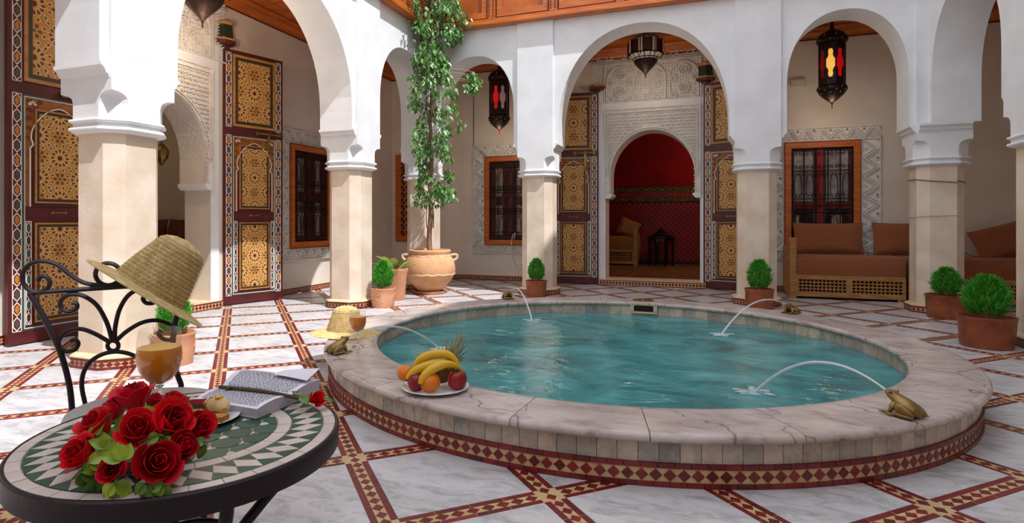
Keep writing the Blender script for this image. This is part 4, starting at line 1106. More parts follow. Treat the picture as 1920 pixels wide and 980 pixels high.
for i in range(-6, 7):
    for j in range(-11, 12):
        if (i+j) % 2: continue
        cx_, cy_ = i*A_, j*B_; t = 2*A_/3; f = A_/3; k = .78
        hexp = [(-t+.006, -.006), (-f, -B_*.97), (f, -B_*.97), (t-.006, -.006), (t-.006, .006), (f, B_*.97), (-f, B_*.97), (-t+.006, .006)]
        p = in_disc([rot2(cx_+x, cy_+y) for x, y in hexp], .202)
        if p and area(p) > .0002: tile('hexagon_tile', p, 'green_tile')
        sq = [(t+x, y) for x, y in ((-.010, -.007), (0, -.011), (.013, 0), (0, .011), (-.010, .007))]
        p = in_disc([rot2(cx_+x, cy_+y) for x, y in sq], .202)
        if p and area(p) > .00006: tile('square_tile', p, 'white_tile')
for k in range(4):
    a = R(-28)+k*pi/2; P = [(.285, TZ-.045), (.275, TZ-.10), (.235, TZ-.17), (.17, TZ-.23), (.115, TZ-.29), (.12, TZ-.37), (.18, TZ-.44), (.25, TZ-.49)]
    MB().tube(smooth_curve([(r*cos(a), r*sin(a), max(z, .010)) for r, z in P], 5), .014, 10).build('leg', 'iron', tb, smooth=True)
    MB().tube(smooth_curve([(.29*cos(a+.2), .29*sin(a+.2), TZ-.05), (.22*cos(a+.5), .22*sin(a+.5), TZ-.10), (.17*cos(a+.8), .17*sin(a+.8), TZ-.12), (.22*cos(a+1.1), .22*sin(a+1.1), TZ-.10), (.29*cos(a+1.37), .29*sin(a+1.37), TZ-.05)], 6), .009, 8).build('scroll_brace', 'iron', tb, smooth=True)
MB().tube([(.095*cos(k*pi/12), .095*sin(k*pi/12), TZ-.26) for k in range(25)], .009, 8, caps=False).build('tie_ring', 'iron', tb, smooth=True)

# ------------------------------------------------------------------ iron chair (back laid out on its own upright plane)
CH0 = dp(190, 560, 2.03); al = R(23)
cdir = Vector((cos(al)*_c-sin(al)*_s, cos(al)*_s+sin(al)*_c, 0)); cn = Vector((-cdir.y, cdir.x, 0))     # along the back, and away from the camera
def cb(u, v):
    """a point of the chair back from its place on a 1.85x sketch"""
    r = ray(u/1.85, 450+v/1.85); t = (CH0-Vector((0, 0, 1))).dot(cn)/r.dot(cn); return Vector((0, 0, 1))+r*t
seat_c = dp(276, 757, 1.82); seat_c.z = .425
ch = thing('iron_chair', 'black scrolled iron chair behind the mosaic table', 'chair', (seat_c.x, seat_c.y, 0))
O_ = Vector((seat_c.x, seat_c.y, 0))
def ct(name, pts, r=.0075, n=7): MB().tube([p-O_ for p in smooth_curve([cb(*p) for p in pts], n)], r, 8).build(name, 'iron', ch, smooth=True)
ct('crest_scroll', [(150, 148), (143, 135), (128, 138), (125, 155), (138, 168), (160, 165), (172, 148), (165, 128), (145, 122)][::-1][:0] or [(132, 142), (140, 128), (158, 126), (172, 142), (166, 165), (140, 180), (108, 176), (82, 152), (80, 112), (106, 82), (150, 73), (198, 86), (250, 125), (300, 150), (380, 160)])
ct('crest_scroll', [(395, 158), (440, 145), (490, 118), (545, 92), (600, 84), (640, 100), (655, 130), (640, 160), (612, 166), (590, 150), (596, 132)])
ct('crest_ring', [(375+44*cos(k*pi/8), 118+38*sin(k*pi/8)) for k in range(17)], .0075, 3)
ct('top_rail', [(102, 184), (250, 173), (390, 164), (520, 156), (640, 150)], .008)
ct('upper_branch', [(388, 345), (370, 285), (335, 225), (285, 192), (238, 190), (210, 212), (214, 238), (240, 248), (264, 238), (266, 222), (250, 217)])
ct('upper_branch', [(398, 345), (400, 300), (415, 240), (447, 190), (495, 167), (535, 172), (548, 190), (535, 216), (508, 218), (496, 204), (504, 194), (514, 200)])
ct('lower_branch', [(378, 352), (330, 325), (282, 308), (236, 314), (207, 342), (205, 368), (228, 385), (258, 380), (271, 360), (262, 346), (246, 350)])
ct('lower_branch', [(405, 347), (440, 316), (490, 287), (540, 278), (585, 292), (606, 322), (592, 345), (566, 342), (550, 325), (560, 312)])
ct('hub_ring', [(392+19*cos(k*pi/8), 366+17*sin(k*pi/8)) for k in range(17)], .007, 3)
ct('lower_arch', [(296, 570), (284, 510), (288, 465), (310, 425), (350, 398), (397, 387), (445, 393), (485, 412), (512, 445), (525, 490), (530, 540)])
def floor_of(p, dx): q = p-O_+dx; q.z = .008; return q
for pts, sgn in (([(103, 184), (130, 228), (172, 305), (212, 395), (240, 500), (250, 585)], -1), ([(640, 150), (625, 210), (607, 290), (600, 350), (608, 440), (628, 500)], 1)):
    P = smooth_curve([cb(*p) for p in pts], 6); e = P[-1]
    P += [e+Vector((0, 0, -.08)), Vector((e.x+cn.x*.05, e.y+cn.y*.05, .010))]
    MB().tube([p-O_ for p in P], .0095, 8).build('back_leg', 'iron', ch, smooth=True)
SR = .205
MB().lathe([(0, .400), (SR, .400), (SR+.012, .404), (SR+.015, .415), (SR+.010, .426), (SR-.004, .430), (SR-.02, .428), (0, .424)], 48).build('seat', 'seat_grey', ch, smooth=True)
for k in (0, 1):
    d = -cn*.16+cdir*(.15 if k else -.15)
    MB().tube(smooth_curve([(d.x, d.y, .402), (d.x*1.05, d.y*1.05, .25), (d.x*1.15, d.y*1.15, .010)], 5), .009, 8).build('front_leg', 'iron', ch, smooth=True)
MB().tube([(SR*.99*cos(k*pi/16), SR*.99*sin(k*pi/16), .396) for k in range(33)], .008, 6, caps=False).build('seat_ring', 'iron', ch, smooth=True)
for k in (-1, 1):
    e = P[-3]-O_; d = cn*.17+cdir*k*.12; MB().tube([(d.x*.8, d.y*.8, .40), (d.x*1.05+cdir.x*k*.03, d.y*1.05+cdir.y*k*.03, .41)], .008, 6).build('seat_stay', 'iron', ch, smooth=True)

# ------------------------------------------------------------------ straw hats
def hat(label, brim_r, crown_r, h, loc, axis=None, droop=.02, roll=0, grp='straw hats'):
    t = thing('straw_hat', label, 'hat', loc, group=grp)
    if axis is not None:
        q = Vector(axis).to_track_quat('Z', 'X'); t.rotation_mode = 'QUATERNION'; t.rotation_quaternion = q
    wob = lambda a, z: 1+.02*sin(3*a+.5)+.015*sin(5*a)
    br = MB(); prof = []
    n = 22
    for k in range(n+1):
        s_ = k/n; r = brim_r+(crown_r-brim_r)*s_; prof.append((r, .004-droop*(1-s_)**1.5+.0022*(k % 2)))
    br.lathe(prof, 56, rfn=wob); br.lathe([(r, z-.004) for r, z in prof][::-1], 56, rfn=wob); b0 = [(brim_r, .004-droop), (brim_r+.004, .002-droop), (brim_r, -.001-droop)]; br.lathe(b0, 56, rfn=wob)
    br.build('brim', 'straw', t, smooth=True, ang=70)
    cr = MB(); prof = []; m = 15
    for k in range(m*2+1):
        s_ = k/(m*2); r = crown_r*(1-.42*s_**1.3) if s_ < .72 else crown_r*(1-.42*.72**1.3)*sqrt(max(0, 1-((s_-.72)/.28)**2))
        prof.append((max(r+(.0035 if k % 2 else 0)*(s_ < .95), .0005), .002+h*s_*(1 if s_ < .72 else 1)))
    cr.lathe(prof, 48, rfn=wob); cr.build('crown', 'straw', t, smooth=True, ang=30)
    bd = MB()
    for k in range(1, m):
        s_ = k/m; 
        if s_ < .9:
            r = (crown_r*(1-.42*s_**1.3) if s_ < .72 else crown_r*(1-.42*.72**1.3)*sqrt(1-((s_-.72)/.28)**2)); n_ = 44
            for i in range(n_):
                a = 2*pi*(i+.5*(k % 2))/n_; rr = (r+.003)*wob(a, 0)
                bd.add([(rr*cos(a-.05), rr*sin(a-.05), h*s_+.001), (rr*cos(a+.05), rr*sin(a+.05), h*s_+.004), (rr*cos(a+.05)*1.012, rr*sin(a+.05)*1.012, h*s_+.001), (rr*cos(a-.05)*1.012, rr*sin(a-.05)*1.012, h*s_-.002)], [(0, 1, 2, 3)])
    bd.build('plait_stitches', 'straw_dark', t, kind='stuff')
    return t
hc = dp(279, 546, 1.99)
axis = Vector((cdir.x*.60, cdir.y*.60, .84))+cn*.10
hat('straw hat hung tilted over the top of the iron chair', .205, .118, .205, hc, axis, .012)
h2 = gp(648, 624, .215); h2.z = .232
hat('straw hat lying on the pool rim behind the wine glass', .235, .125, .175, h2, (.03, .02, 1), .018)

# ------------------------------------------------------------------ glasses of juice
def goblet(label, loc, H, fill):
    t = thing('wine_glass', label, 'glass', loc, group='glasses of orange juice'); k = H/.23
    outer = [(0, 0), (.036, 0), (.038, .0015), (.034, .004), (.012, .009), (.0048, .016), (.0042, .05), (.0045, .082), (.010, .090), (.030, .104), (.046, .128), (.0525, .155), (.0525, .175), (.0495, .205), (.0455, .230)]
    inner = [(.0443, .230), (.0483, .205), (.0512, .175), (.0512, .155), (.0448, .1285), (.029, .1055), (.009, .094), (0, .092)]
    MB().lathe([(r*k, z*k) for r, z in outer[:9]]+[(0, .0905*k)], 40).build('stem_and_foot', 'solid_glass', t, smooth=True, ang=80)
    MB().lathe([(r*k, z*k) for r, z in outer[8:]+inner], 40).build('bowl', 'glass', t, smooth=True, ang=80)
    zt = fill; ju = [(0, .0935), (.009, .0955), (.0282, .107), (.0438, .129), (.0502, .155), (.0502, .175)]
    ju = [p for p in ju if p[1] < zt]+[((.0502 if zt < .18 else .0485), zt)]
    MB().lathe([(r*k, z*k) for r, z in ju], 40).build('juice', 'juice', t, smooth=True, ang=80)
    MB().lathe([(ju[-1][0]*k, zt*k), (ju[-1][0]*k*.9, zt*k-.0006), (0, zt*k-.0006)], 40).build('juice_surface', 'juice_top', t)
    return t
g2 = gp(671, 650, .210); goblet('stemmed glass of orange juice standing on the pool rim', (g2.x, g2.y, .2105), .232, .188)
g1 = gp(299, 792, TZ); goblet('large stemmed glass of orange juice on the mosaic table', (g1.x, g1.y, TZ+.001), .232, .186)

# ------------------------------------------------------------------ open book with a long-stemmed rose
ba, bb_, bc, bd_ = (gp(366, 747, .526), gp(482, 766, .526), gp(545, 741, .526), gp(414, 727, .526))
bk = thing('open_book', 'open book lying on the mosaic table with a rose across it', 'book', (bd_.x, bd_.y, TZ+.001)); BO = Vector((bd_.x, bd_.y, TZ+.001))
nr = [p-BO for p in (ba, bb_, bc, bd_)]
def near_pg(u, v, dz=0):   # u along the spine, v from the spine outwards
    a = nr[3].lerp(nr[2], u); b_ = nr[0].lerp(nr[1], u); p = a.lerp(b_, v); p.z = .026+.006*sin(v*pi)*1.2-.002*v+dz-.006*max(0, .12-v)/.12; return p
fa = [Vector((*(nr[3]+(nr[3]-nr[0])*.98).xy, 0)), Vector((*(nr[2]+(nr[2]-nr[1])*.98).xy, 0))]
def far_pg(u, v, dz=0):
    a = nr[3].lerp(nr[2], u); b_ = fa[0].lerp(fa[1], u); p = a.lerp(b_, v); p.z = .026+(.030*sin(min(1, v*1.15)*pi*.62)-.006*max(0, .1-v)/.1)*(1-.55*u*u)+dz; return p
def block(fn, name):
    m = MB(); m.grid(fn, 10, 12); top = m.build(name, 'paper', bk, smooth=True, ang=60)
    e = MB(); n = 12
    for edge in ([(k/n, 1) for k in range(n+1)], [(0, k/n) for k in range(n+1)], [(1, k/n) for k in range(n+1)]):
        for (p, q) in zip(edge, edge[1:]):
            A, B = fn(*p), fn(*q); A2, B2 = Vector((A.x, A.y, .002)), Vector((B.x, B.y, .002)); e.add([A, B, B2, A2], [(0, 1, 2, 3)])
    e.build('page_edges', 'page_edge', bk); return top
np_ = block(near_pg, 'page_block'); fp_ = block(far_pg, 'page_block')
cv = MB()
for fn in (near_pg, far_pg):
    P = [fn(0, 0), fn(1, 0), fn(1, 1.02), fn(0, 1.02)]; cv.prism([(p.x, p.y) for p in P], 0, .002)
cv.build('cover', 'page_edge', bk)
for fn, pg in ((near_pg, np_), (far_pg, fp_)):
    t = MB()
    for k in range(20):
        v = .10+.80*k/19; u0 = .06+random.uniform(0, .02)
        while u0 < .93:
            u1 = min(u0+random.uniform(.02, .06), .94)
            t.add([fn(u0, v-.009, .0006), fn(u1, v-.009, .0006), fn(u1, v+.009, .0006), fn(u0, v+.009, .0006)], [(0, 1, 2, 3)]); u0 = u1+.012
    t.build('printed_lines', 'ink', pg, kind='stuff')
MB().grid(lambda u, v: far_pg(.55+.45*u, .55+.47*v, .010+.022*v*u), 5, 5, th=.0006).build('lifted_page', 'paper', bk, smooth=True)

# ------------------------------------------------------------------ roses
def petal_mesh(k, n, Rr, mats):
    s_ = k/(n-1); r0 = Rr*(.10+.62*s_); hgt = Rr*(1.45-.30*s_); w = .95+.25*(1-s_); flare = Rr*(.02+.34*s_**2.2); m = MB()
    def fn(u, v):
        uu = (u-.5)*2; a = uu*w*(1-.10*v)*(.55+.45*sin(min(1, v*1.4)*pi/2)); edge = 1-.22*uu*uu*v
        r = r0*(.30+.70*sin(min(1, v*1.3)*pi/2))+flare*v**3*edge; z = hgt*v*edge-flare*.35*v**5+.03*Rr*sin(uu*7+k)*v**3
        return (r*cos(a), r*sin(a), z-hgt*.35)
    m.grid(fn, 8, 7, th=Rr*.02); return m.mesh('petal', mats, True, 80)
PET = {}
def rose(label, loc, face, Rr, mat, n=15, grp='red roses of the bouquet', spin=0, mid=None):
    t = thing('rose', label, 'rose', loc, group=grp); t.rotation_mode = 'QUATERNION'; t.rotation_quaternion = Vector(face).to_track_quat('Z', 'X')
    for k in range(n):
        mt = mat if k > n*.45 else (mid or mat); key = (k, n, mt)
        if key not in PET: PET[key] = petal_mesh(k, n, 1.0, mt)
        inst('petal', PET[key], t, rot=(random.uniform(-.05, .05), random.uniform(-.05, .05), k*2.39996+spin), scale=(Rr, Rr, Rr*random.uniform(.95, 1.06)))
    cal = MB().ball((0, 0, -.33*Rr), (.42*Rr, .42*Rr, .16*Rr), 10, 6); cal.build('calyx', 'rose_leaf', t, smooth=True)
    return t
bq = dp(262, 840, 1.20)
dish = gp(262, 862, TZ); dsh = thing('flower_dish', 'shallow clay dish under the red roses', 'dish', (dish.x, dish.y, TZ+.001))
MB().lathe([(0, 0), (.07, 0), (.085, .012), (.10, .03), (.103, .034), (.097, .034), (.08, .015), (.065, .006), (0, .006)], 40).build('bowl', 'terracotta', dsh, smooth=True)
MB().ball((0, 0, .022), (.085, .085, .042), 20, 8).build('moss', 'rose_leaf', dsh, smooth=True)
rl = [(253, 754, 36, 1.225, 'topmost bloom', 'rose_pink'), (188, 806, 37, 1.20, 'broad bright bloom on the upper left', 'rose'), (258, 812, 37, 1.14, 'large bloom in the middle', 'rose'),
      (320, 795, 37, 1.17, 'bright bloom right of the middle', 'rose'), (368, 805, 30, 1.20, 'bloom nearest the plate of pastries', 'rose'), (340, 838, 27, 1.14, 'small dark bloom low on the right', 'rose_deep'),
      (293, 868, 40, 1.10, 'wide open dark bloom at the front', 'rose_deep'), (210, 880, 24, 1.09, 'small half closed bloom lowest at the front', 'rose_pink'), (158, 856, 34, 1.15, 'bloom at the far left with lime leaves over it', 'rose'),
      (325, 765, 27, 1.27, 'bloom at the back beside the glass stem', 'rose_deep'), (215, 778, 29, 1.28, 'bloom half hidden behind the topmost one', 'rose_pink'), (288, 758, 20, 1.29, 'bloom half hidden left of the glass stem', 'rose_pink')]
for k, (x, y, rp, d, lab, mt) in enumerate(rl):
    c = dp(x, y, d); fc = (c-Vector((bq.x, bq.y, TZ+.0))).normalized()
    tocam = (Vector((0, 0, 1))-c).normalized(); fc = (fc*.62+tocam*.38+Vector((0, 0, .12))) if k else Vector((-.1, -.15, 1))
    rose('red rose of the bouquet, '+lab, c, fc.normalized(), rp/F_PX*d*1.13, mt, 15, spin=k*1.3, mid='rose' if mt == 'rose_deep' else 'rose_deep')
def leaf_mesh(L_, w, mat, curl=.25, n=6):
    m = MB(); m.grid(lambda u, v: ((u-.5)*2*w*sin(pi*min(.999, v**.8))*(1), L_*v, -curl*L_*v*v+.35*w*abs(u-.5)*2), 4, n, th=.0012); return m.mesh('leaf', mat, True, 80)
LM = {m: leaf_mesh(1, .30, m) for m in ('lime_leaf', 'rose_leaf')}
sprigs = [(200, 838, 1.10, -20, .040, 'lime_leaf', 'lime sprig between the left blooms'), (205, 858, 1.08, 30, .038, 'lime_leaf', 'lime sprig in front of the left bloom'), (165, 868, 1.08, 100, .050, 'lime_leaf', 'lime sprig over the far left bloom'),
          (150, 885, 1.08, 110, .055, 'rose_leaf', 'drooping sprig at the lower left'), (165, 820, 1.16, 80, .045, 'lime_leaf', 'sprig below the upper left bloom'), (232, 862, 1.06, -30, .050, 'lime_leaf', 'lime sprig beside the small front bloom'),
          (215, 905, 1.06, 170, .050, 'lime_leaf', 'lime sprig lowest under the front bud'), (275, 905, 1.06, 180, .045, 'rose_leaf', 'sprig under the wide open bloom'), (305, 905, 1.07, -160, .045, 'rose_leaf', 'sprig right under the wide open bloom'),
          (300, 815, 1.12, 200, .045, 'rose_leaf', 'dark sprig between the middle blooms'), (352, 775, 1.22, -60, .045, 'lime_leaf', 'lime sprig at the upper right'), (385, 830, 1.16, -120, .040, 'rose_leaf', 'sprig at the lower right'),
          (285, 778, 1.18, 10, .030, 'lime_leaf', 'small pale sprig behind the topmost bloom'), (180, 900, 1.09, 150, .055, 'rose_leaf', 'dark hanging sprig at the front left'), (225, 812, 1.15, 40, .045, 'rose_leaf', 'sprig beside the middle bloom')]
for (x, y, d, rollv, L_, mt, lab) in sprigs:
    c = dp(x, y, d); t = thing('leaf_sprig', 'green '+lab+' of the bouquet', 'leaf sprig', c, group='leaf sprigs of the bouquet')
    tocam = (Vector((0, 0, 1))-c).normalized(); up = Vector((0, 0, 1)); right = tocam.cross(up).normalized()*-1; upv = right.cross(tocam)*-1
    for q, dr in enumerate((-35, 10, 50)):
        a = R(rollv+dr); dirv = (up*cos(a)-right*sin(a)*-1).normalized(); nrm = (tocam*.8+up*.3).normalized(); xx = dirv.cross(nrm).normalized(); nrm = xx.cross(dirv)
        o = inst('leaf', LM[mt], t, scale=(L_*.85, L_*(.86-.13*q), L_*.7)); o.rotation_mode = 'QUATERNION'; o.rotation_quaternion = Matrix((xx, dirv, nrm)).transposed().to_quaternion()
    MB().tube([(0, 0, 0), tuple((Vector((bq.x, bq.y, TZ+.03))-c)*.35)], .0016, 5).build('stalk', 'rose_leaf', t)
# the single rose laid over the book
s0, s1 = gp(412, 725, .535), gp(588, 752, .524)
lr_ = thing('long_stemmed_rose', 'single red rose with a long stem laid across the open book', 'rose', s1)
mid = s0.lerp(s1, .5)+Vector((0, 0, .006))
MB().tube([p-s1 for p in smooth_curve([s0, mid, s1], 6)], .0055, 8).build('stem', 'stem', lr_, smooth=True)
for u, a, sz in ((.15, 2.5, .030), (.82, .6, .055), (.88, -2.2, .050), (.93, -.2, .05), (1.03, -.55, .055)):
    o = inst('leaf', LM['rose_leaf'], lr_, s0.lerp(s1, u)-s1+Vector((0, 0, .004)), (random.uniform(-.3, .3), .2, a), (sz*.9, sz, sz))
hd = rose('bloom', (0, 0, 0), (.75, -.35, .45), .023, 'rose', 13); hd.parent = lr_; hd.name = 'bloom'; hd.location = (.004, 0, .006)
for kx in ('category', 'group', 'label'): del hd[kx]
# plate of pastries
pc = gp(383, 787, TZ); pl = thing('pastry_plate', 'small white plate of pastries behind the roses', 'plate', (pc.x, pc.y, TZ+.001))
PLATE = [(0, 0), (.55, 0), (.62, .03), (.95, .10), (1.0, .115), (.985, .125), (.92, .115), (.60, .045), (.50, .035), (0, .03)]
MB().lathe([(r*.085, z*.085) for r, z in PLATE], 40).build('plate_body', 'porcelain', pl, smooth=True)
cam2 = Vector((_c, _s, 0)); dep = Vector((-_s, _c, 0))
def on_plate(a, b): v = Vector((pc.x, pc.y, 0))+cam2*a+dep*b; return (v.x, v.y, TZ+.006)
t = thing('chocolate_pastry', 'dark chocolate striped pastry on the small plate', 'pastry', on_plate(-.035, .03), .5, 'pastries on the small plate')
MB().prism([(-.028, 0), (.028, 0), (.022, .020), (-.022, .020)], -.02, .02, fn=lambda a, b, t: (a, t, b)).build('cake', 'pastry_pale', t)
MB().prism([(-.026, .019), (.026, .019), (.021, .030), (-.021, .030)], -.021, .021, fn=lambda a, b, t: (a, t, b)).build('chocolate_top', 'chocolate', t)
for k in range(4): MB().tube([(-.02, -.016+k*.011, .0305), (.02, -.013+k*.011, .0305)], .0018, 5).build('stripe', 'rose_deep', t)
t = thing('rolled_pastry', 'pale rolled pastry topped with a yellow flower on the small plate', 'pastry', on_plate(.030, .012), -.3, 'pastries on the small plate')
MB().tube(smooth_curve([(-.035, -.008, .022), (0, .006, .028), (.038, -.004, .022)], 5), [.008, .013, .016, .018, .019, .020, .019, .018, .016, .012, .008], 12).build('roll', 'pastry_pale', t, smooth=True)
fl_ = MB()
for k in range(8): fl_.ball((.006*cos(k*pi/4), .002+.006*sin(k*pi/4), .048), (.005, .005, .003), 6, 4)
fl_.build('flower', 'icing', t)
t = thing('almond_slice', 'brown almond slice at the front of the small plate', 'pastry', on_plate(.035, -.035), .35, 'pastries on the small plate')
MB().prism([(-.036, -.014), (.032, -.018), (.038, .012), (-.03, .016)], .002, .018).build('slice', 'pastry', t)
t = thing('triangle_pastry', 'folded triangle pastry at the back of the small plate', 'pastry', on_plate(.0, .045), .9, 'pastries on the small plate')
MB().prism([(-.024, -.018), (.026, -.014), (.0, .028)], .006, .030).build('fold', 'pastry', t)
MB().tube([(-.02, -.012, .030), (.0, .024, .031), (.022, -.010, .030)], .003, 6).build('crimp', 'pastry_pale', t)

# ------------------------------------------------------------------ fruit on the pool rim
fc_ = gp(816, 729, .210); fp = thing('fruit_plate', 'white plate of fruit on the pool rim', 'plate', (fc_.x, fc_.y, .2105))
MB().lathe([(r*.160, z*.150) for r, z in PLATE], 48).build('plate_body', 'porcelain', fp, smooth=True)
FD = 2.775
def fruit_ball(name, label, cat, x, y, d, r, mat, kind):
    c = dp(x, y, d); c.z = max(c.z, .2215+r*.93); t = thing(name, label, cat, (c.x, c.y, c.z-r*.93), group=kind)
    if kind == 'oranges on the plate':
        MB().ball((0, 0, r*.93), (r, r, r*.96), 28, 18).build('peel', mat, t, smooth=True, ang=80); MB().ball((0, 0, r*1.88), (.004, .004, .002), 8, 4).build('navel', 'stem', t)
    else:
        MB().lathe([(.001, .10*r), (.30*r, .02*r), (.55*r, .06*r), (.85*r, .40*r), (1.0*r, .95*r), (.95*r, 1.40*r), (.72*r, 1.75*r), (.40*r, 1.86*r), (.15*r, 1.74*r), (.001, 1.66*r)], 28).build('skin', mat, t, smooth=True, ang=80)
        MB().tube([(0, 0, 1.66*r), (.05*r, .03*r, 2.05*r)], .0025, 6).build('stalk', 'stem', t)
fruit_ball('orange', 'orange at the front of the fruit plate under the bananas', 'orange', 806, 718, FD-.09, .0475, 'orange_fruit', 'oranges on the plate')
fruit_ball('orange', 'orange at the left edge of the fruit plate', 'orange', 760, 699, FD-.01, .040, 'orange_fruit', 'oranges on the plate')
fruit_ball('apple', 'red apple at the right of the fruit plate', 'apple', 857, 712, FD-.05, .047, 'apple', 'apples on the plate')
fruit_ball('apple', 'red apple half hidden under the banana tips', 'apple', 781, 716, FD-.07, .043, 'apple', 'apples on the plate')
bo = dp(862, 690, FD-.04); bn = thing('banana_bunch', 'bunch of three yellow bananas on top of the fruit plate', 'bananas', bo)
for P, d0, d1 in (([(776, 689), (788, 674), (812, 664), (838, 664), (853, 674), (861, 688)], FD-.03, FD-.04), ([(763, 711), (774, 699), (796, 687), (822, 681), (845, 681), (861, 689)], FD-.08, FD-.04), ([(787, 720), (795, 706), (811, 692), (833, 683), (851, 684), (862, 691)], FD-.13, FD-.05)):
    n = len(P); c = smooth_curve([dp(x, y, d0+(d1-d0)*i/(n-1))-bo for i, (x, y) in enumerate(P)], 5); m = len(c)
    rs = [.0212*min(1, .42+2.6*i/m)*min(1, .32+1.5*(m-1-i)/m) for i in range(m)]
    bo_ = MB().tube(c, rs, 9).build('banana', 'banana', bn, smooth=True, ang=60)
    MB().ball(c[0], .0085, 8, 6).build('tip', 'banana_tip', bo_, smooth=True)
MB().tube([(-.014, .0, -.004), (0, 0, -.008), (.010, 0, -.022)], [.017, .014, .010], 8).build('crown', 'banana_stem', bn, smooth=True)
MB().ball((.011, 0, -.024), .010, 8, 6).build('crown_end', 'banana_tip', bn, smooth=True)
po = dp(828, 690, FD+.06); pa = thing('pineapple', 'pineapple lying behind the bananas on the fruit plate', 'pineapple', (po.x, po.y, .222))
ax = (dp(858, 632, FD+.10)-dp(838, 672, FD+.04)).normalized(); pb = dp(843, 676, FD+.05)-Vector((po.x, po.y, .222))
q = ax.to_track_quat('Z', 'X')
MB().ball((0, 0, 0), (.048, .048, .060), 20, 12, fn=lambda p: q @ (p*(1+.03*sin(p.z*300)))).build('fruit_body', 'pine_body', pa, smooth=True, loc=pb-ax*.055)
pc_ = pb-ax*.01
for ring, (cnt, tilt, L_) in enumerate(((6, .15, .15), (8, .42, .14), (10, .75, .115), (10, 1.1, .085))):
    for k in range(cnt):
        a = 2*pi*k/cnt+ring*.4; dirl = Vector((sin(tilt)*cos(a), sin(tilt)*sin(a), cos(tilt))); 
        side = Vector((-sin(a), cos(a), 0)); nn = side.cross(dirl)
        def lf(u, v, dirl=dirl, side=side, nn=nn, L_=L_): return q @ (dirl*L_*v+side*(u-.5)*.021*(1-v)**.6+nn*(-.25*L_*v*v)+nn*abs(u-.5)*.006)
        MB().grid(lf, 2, 5, th=.001).build('crown_leaf', 'pine_leaf', pa, smooth=True, loc=pc_)
# ------------------------------------------------------------------ potted conifers
def conifer_mesh(name, seed, mat):
    rnd_ = random.Random(seed); m = MB()
    for k in range(1500):
        t = rnd_.random(); z = -.01+.37*t; rad = .118*sin(pi*min(.98, .20+.76*(max(z, 0)/.36)))**.8; a = rnd_.uniform(0, 2*pi); rr = rad*sqrt(rnd_.uniform(.15, 1))
        p = Vector((rr*cos(a), rr*sin(a), z)); out = Vector((cos(a)*.55*(1-t*.5), sin(a)*.55*(1-t*.5), .95)).normalized()
        out = (out+Vector((rnd_.uniform(-.35, .35), rnd_.uniform(-.35, .35), rnd_.uniform(-.2, .3)))).normalized()
        L_ = rnd_.uniform(.035, .080); s_ = out.orthogonal().normalized(); s_ = Matrix.Rotation(rnd_.uniform(0, 6.28), 3, out) @ s_; w = rnd_.uniform(.0028, .0056)
        q = p+out*L_*.55+s_*.004; e = p+out*L_
        m.add([p-s_*w*.5, p+s_*w*.5, q+s_*w, q-s_*w, e], [(0, 1, 2, 3), (3, 2, 4)], 0 if rnd_.random() < .6 else 1)
        for sg in (-1, 1):
            b0 = p+out*L_*.35; e2 = b0+(out*.7+s_*sg*.7).normalized()*L_*.5; m.add([b0-out*w*.6, b0+out*w*.6, e2], [(0, 1, 2)], 0 if rnd_.random() < .5 else 1)
    return m.mesh(name, mat)
CON = [conifer_mesh('foliage', s_, ('conifer', 'conifer_pale')) for s_ in (1, 2, 3)]
def potted(label, loc, rr, rb, h, mat, seed, top, width, swirl=True):
    t = thing('potted_conifer', label, 'potted plant', loc, seed*.9, 'small potted conifers by the pillars')
    pot = MB().lathe([(0, 0), (rb, 0), (rb+.004, .008), (rb+(rr-rb)*.45, h*.5), (rr-.010, h*.90), (rr, h*.97), (rr-.002, h), (rr-.014, h), (rr-.018, h*.94), (rr-.03, h*.82), (0, h*.82)], 64, rfn=(None if swirl else (lambda a, z: 1+.014*sin(9*a+z*22)*(1 if z < h*.85 else 0)))).build('pot', mat, t, smooth=True, ang=50)
    if swirl:
        for k in range(4):
            s_ = MB(); a0 = k*pi/2
            P = []
            for i in range(16):
                u = i/15; a = a0+.42*cos(u*5.2)*(1-u*.3); z = h*(.22+.52*u); r = rb+(rr-rb)*(z/h)*.95+.001; P.append((r*cos(a), r*sin(a), z))
            s_.tube(P, .0035, 6); P = [((rb+(rr-rb)*(h*(.45+.2*sin(i*.6))/h)*.95+.002)*cos(a0+.10*cos(i*.6)), (rb+(rr-rb)*(.45+.2*sin(i*.6))*.95+.002)*sin(a0+.10*cos(i*.6)), h*(.45+.2*sin(i*.6))) for i in range(11)]
            s_.tube(P, .003, 6); s_.build('relief_scroll', mat, pot, smooth=True)
    MB().lathe([(rr-.028, h*.83), (rr*.5, h*.86), (0, h*.85)], 24).build('soil', 'soil', t, smooth=True)
    MB().tube([(0, 0, h*.8), (.004, .002, h+.08)], [.010, .007], 8).build('stem', 'bark', t, smooth=True)
    k = (top-h)/.40; inst('foliage', CON[seed % 3], t, (0, 0, h+.015), (0, 0, seed), (width/.25, width/.25, k), kind='stuff')
    return t
potted('small conifer in a clay pot behind the iron chair', (-3.47, 3.09, 0), .145, .118, .22, 'terracotta_pale', 1, .50, .22)
potted('small conifer in a pale clay pot in front of the taller palm pot', (-3.485, 6.02, 0), .148, .125, .225, 'terracotta_pale', 2, .53, .24)
potted('small conifer in a clay pot at the foot of the sunlit pillar', (-2.04, 7.50, 0), .145, .120, .225, 'terracotta', 3, .50, .22)
potted('small conifer in a clay pot between the red room and the bench', (.605, 7.46, 0), .160, .130, .230, 'terracotta', 4, .55, .26)
potted('small conifer in a wide clay pot under the pillar with the cable', (2.36, 7.46, 0), .188, .160, .240, 'terracotta_wet', 5, .51, .27, False)
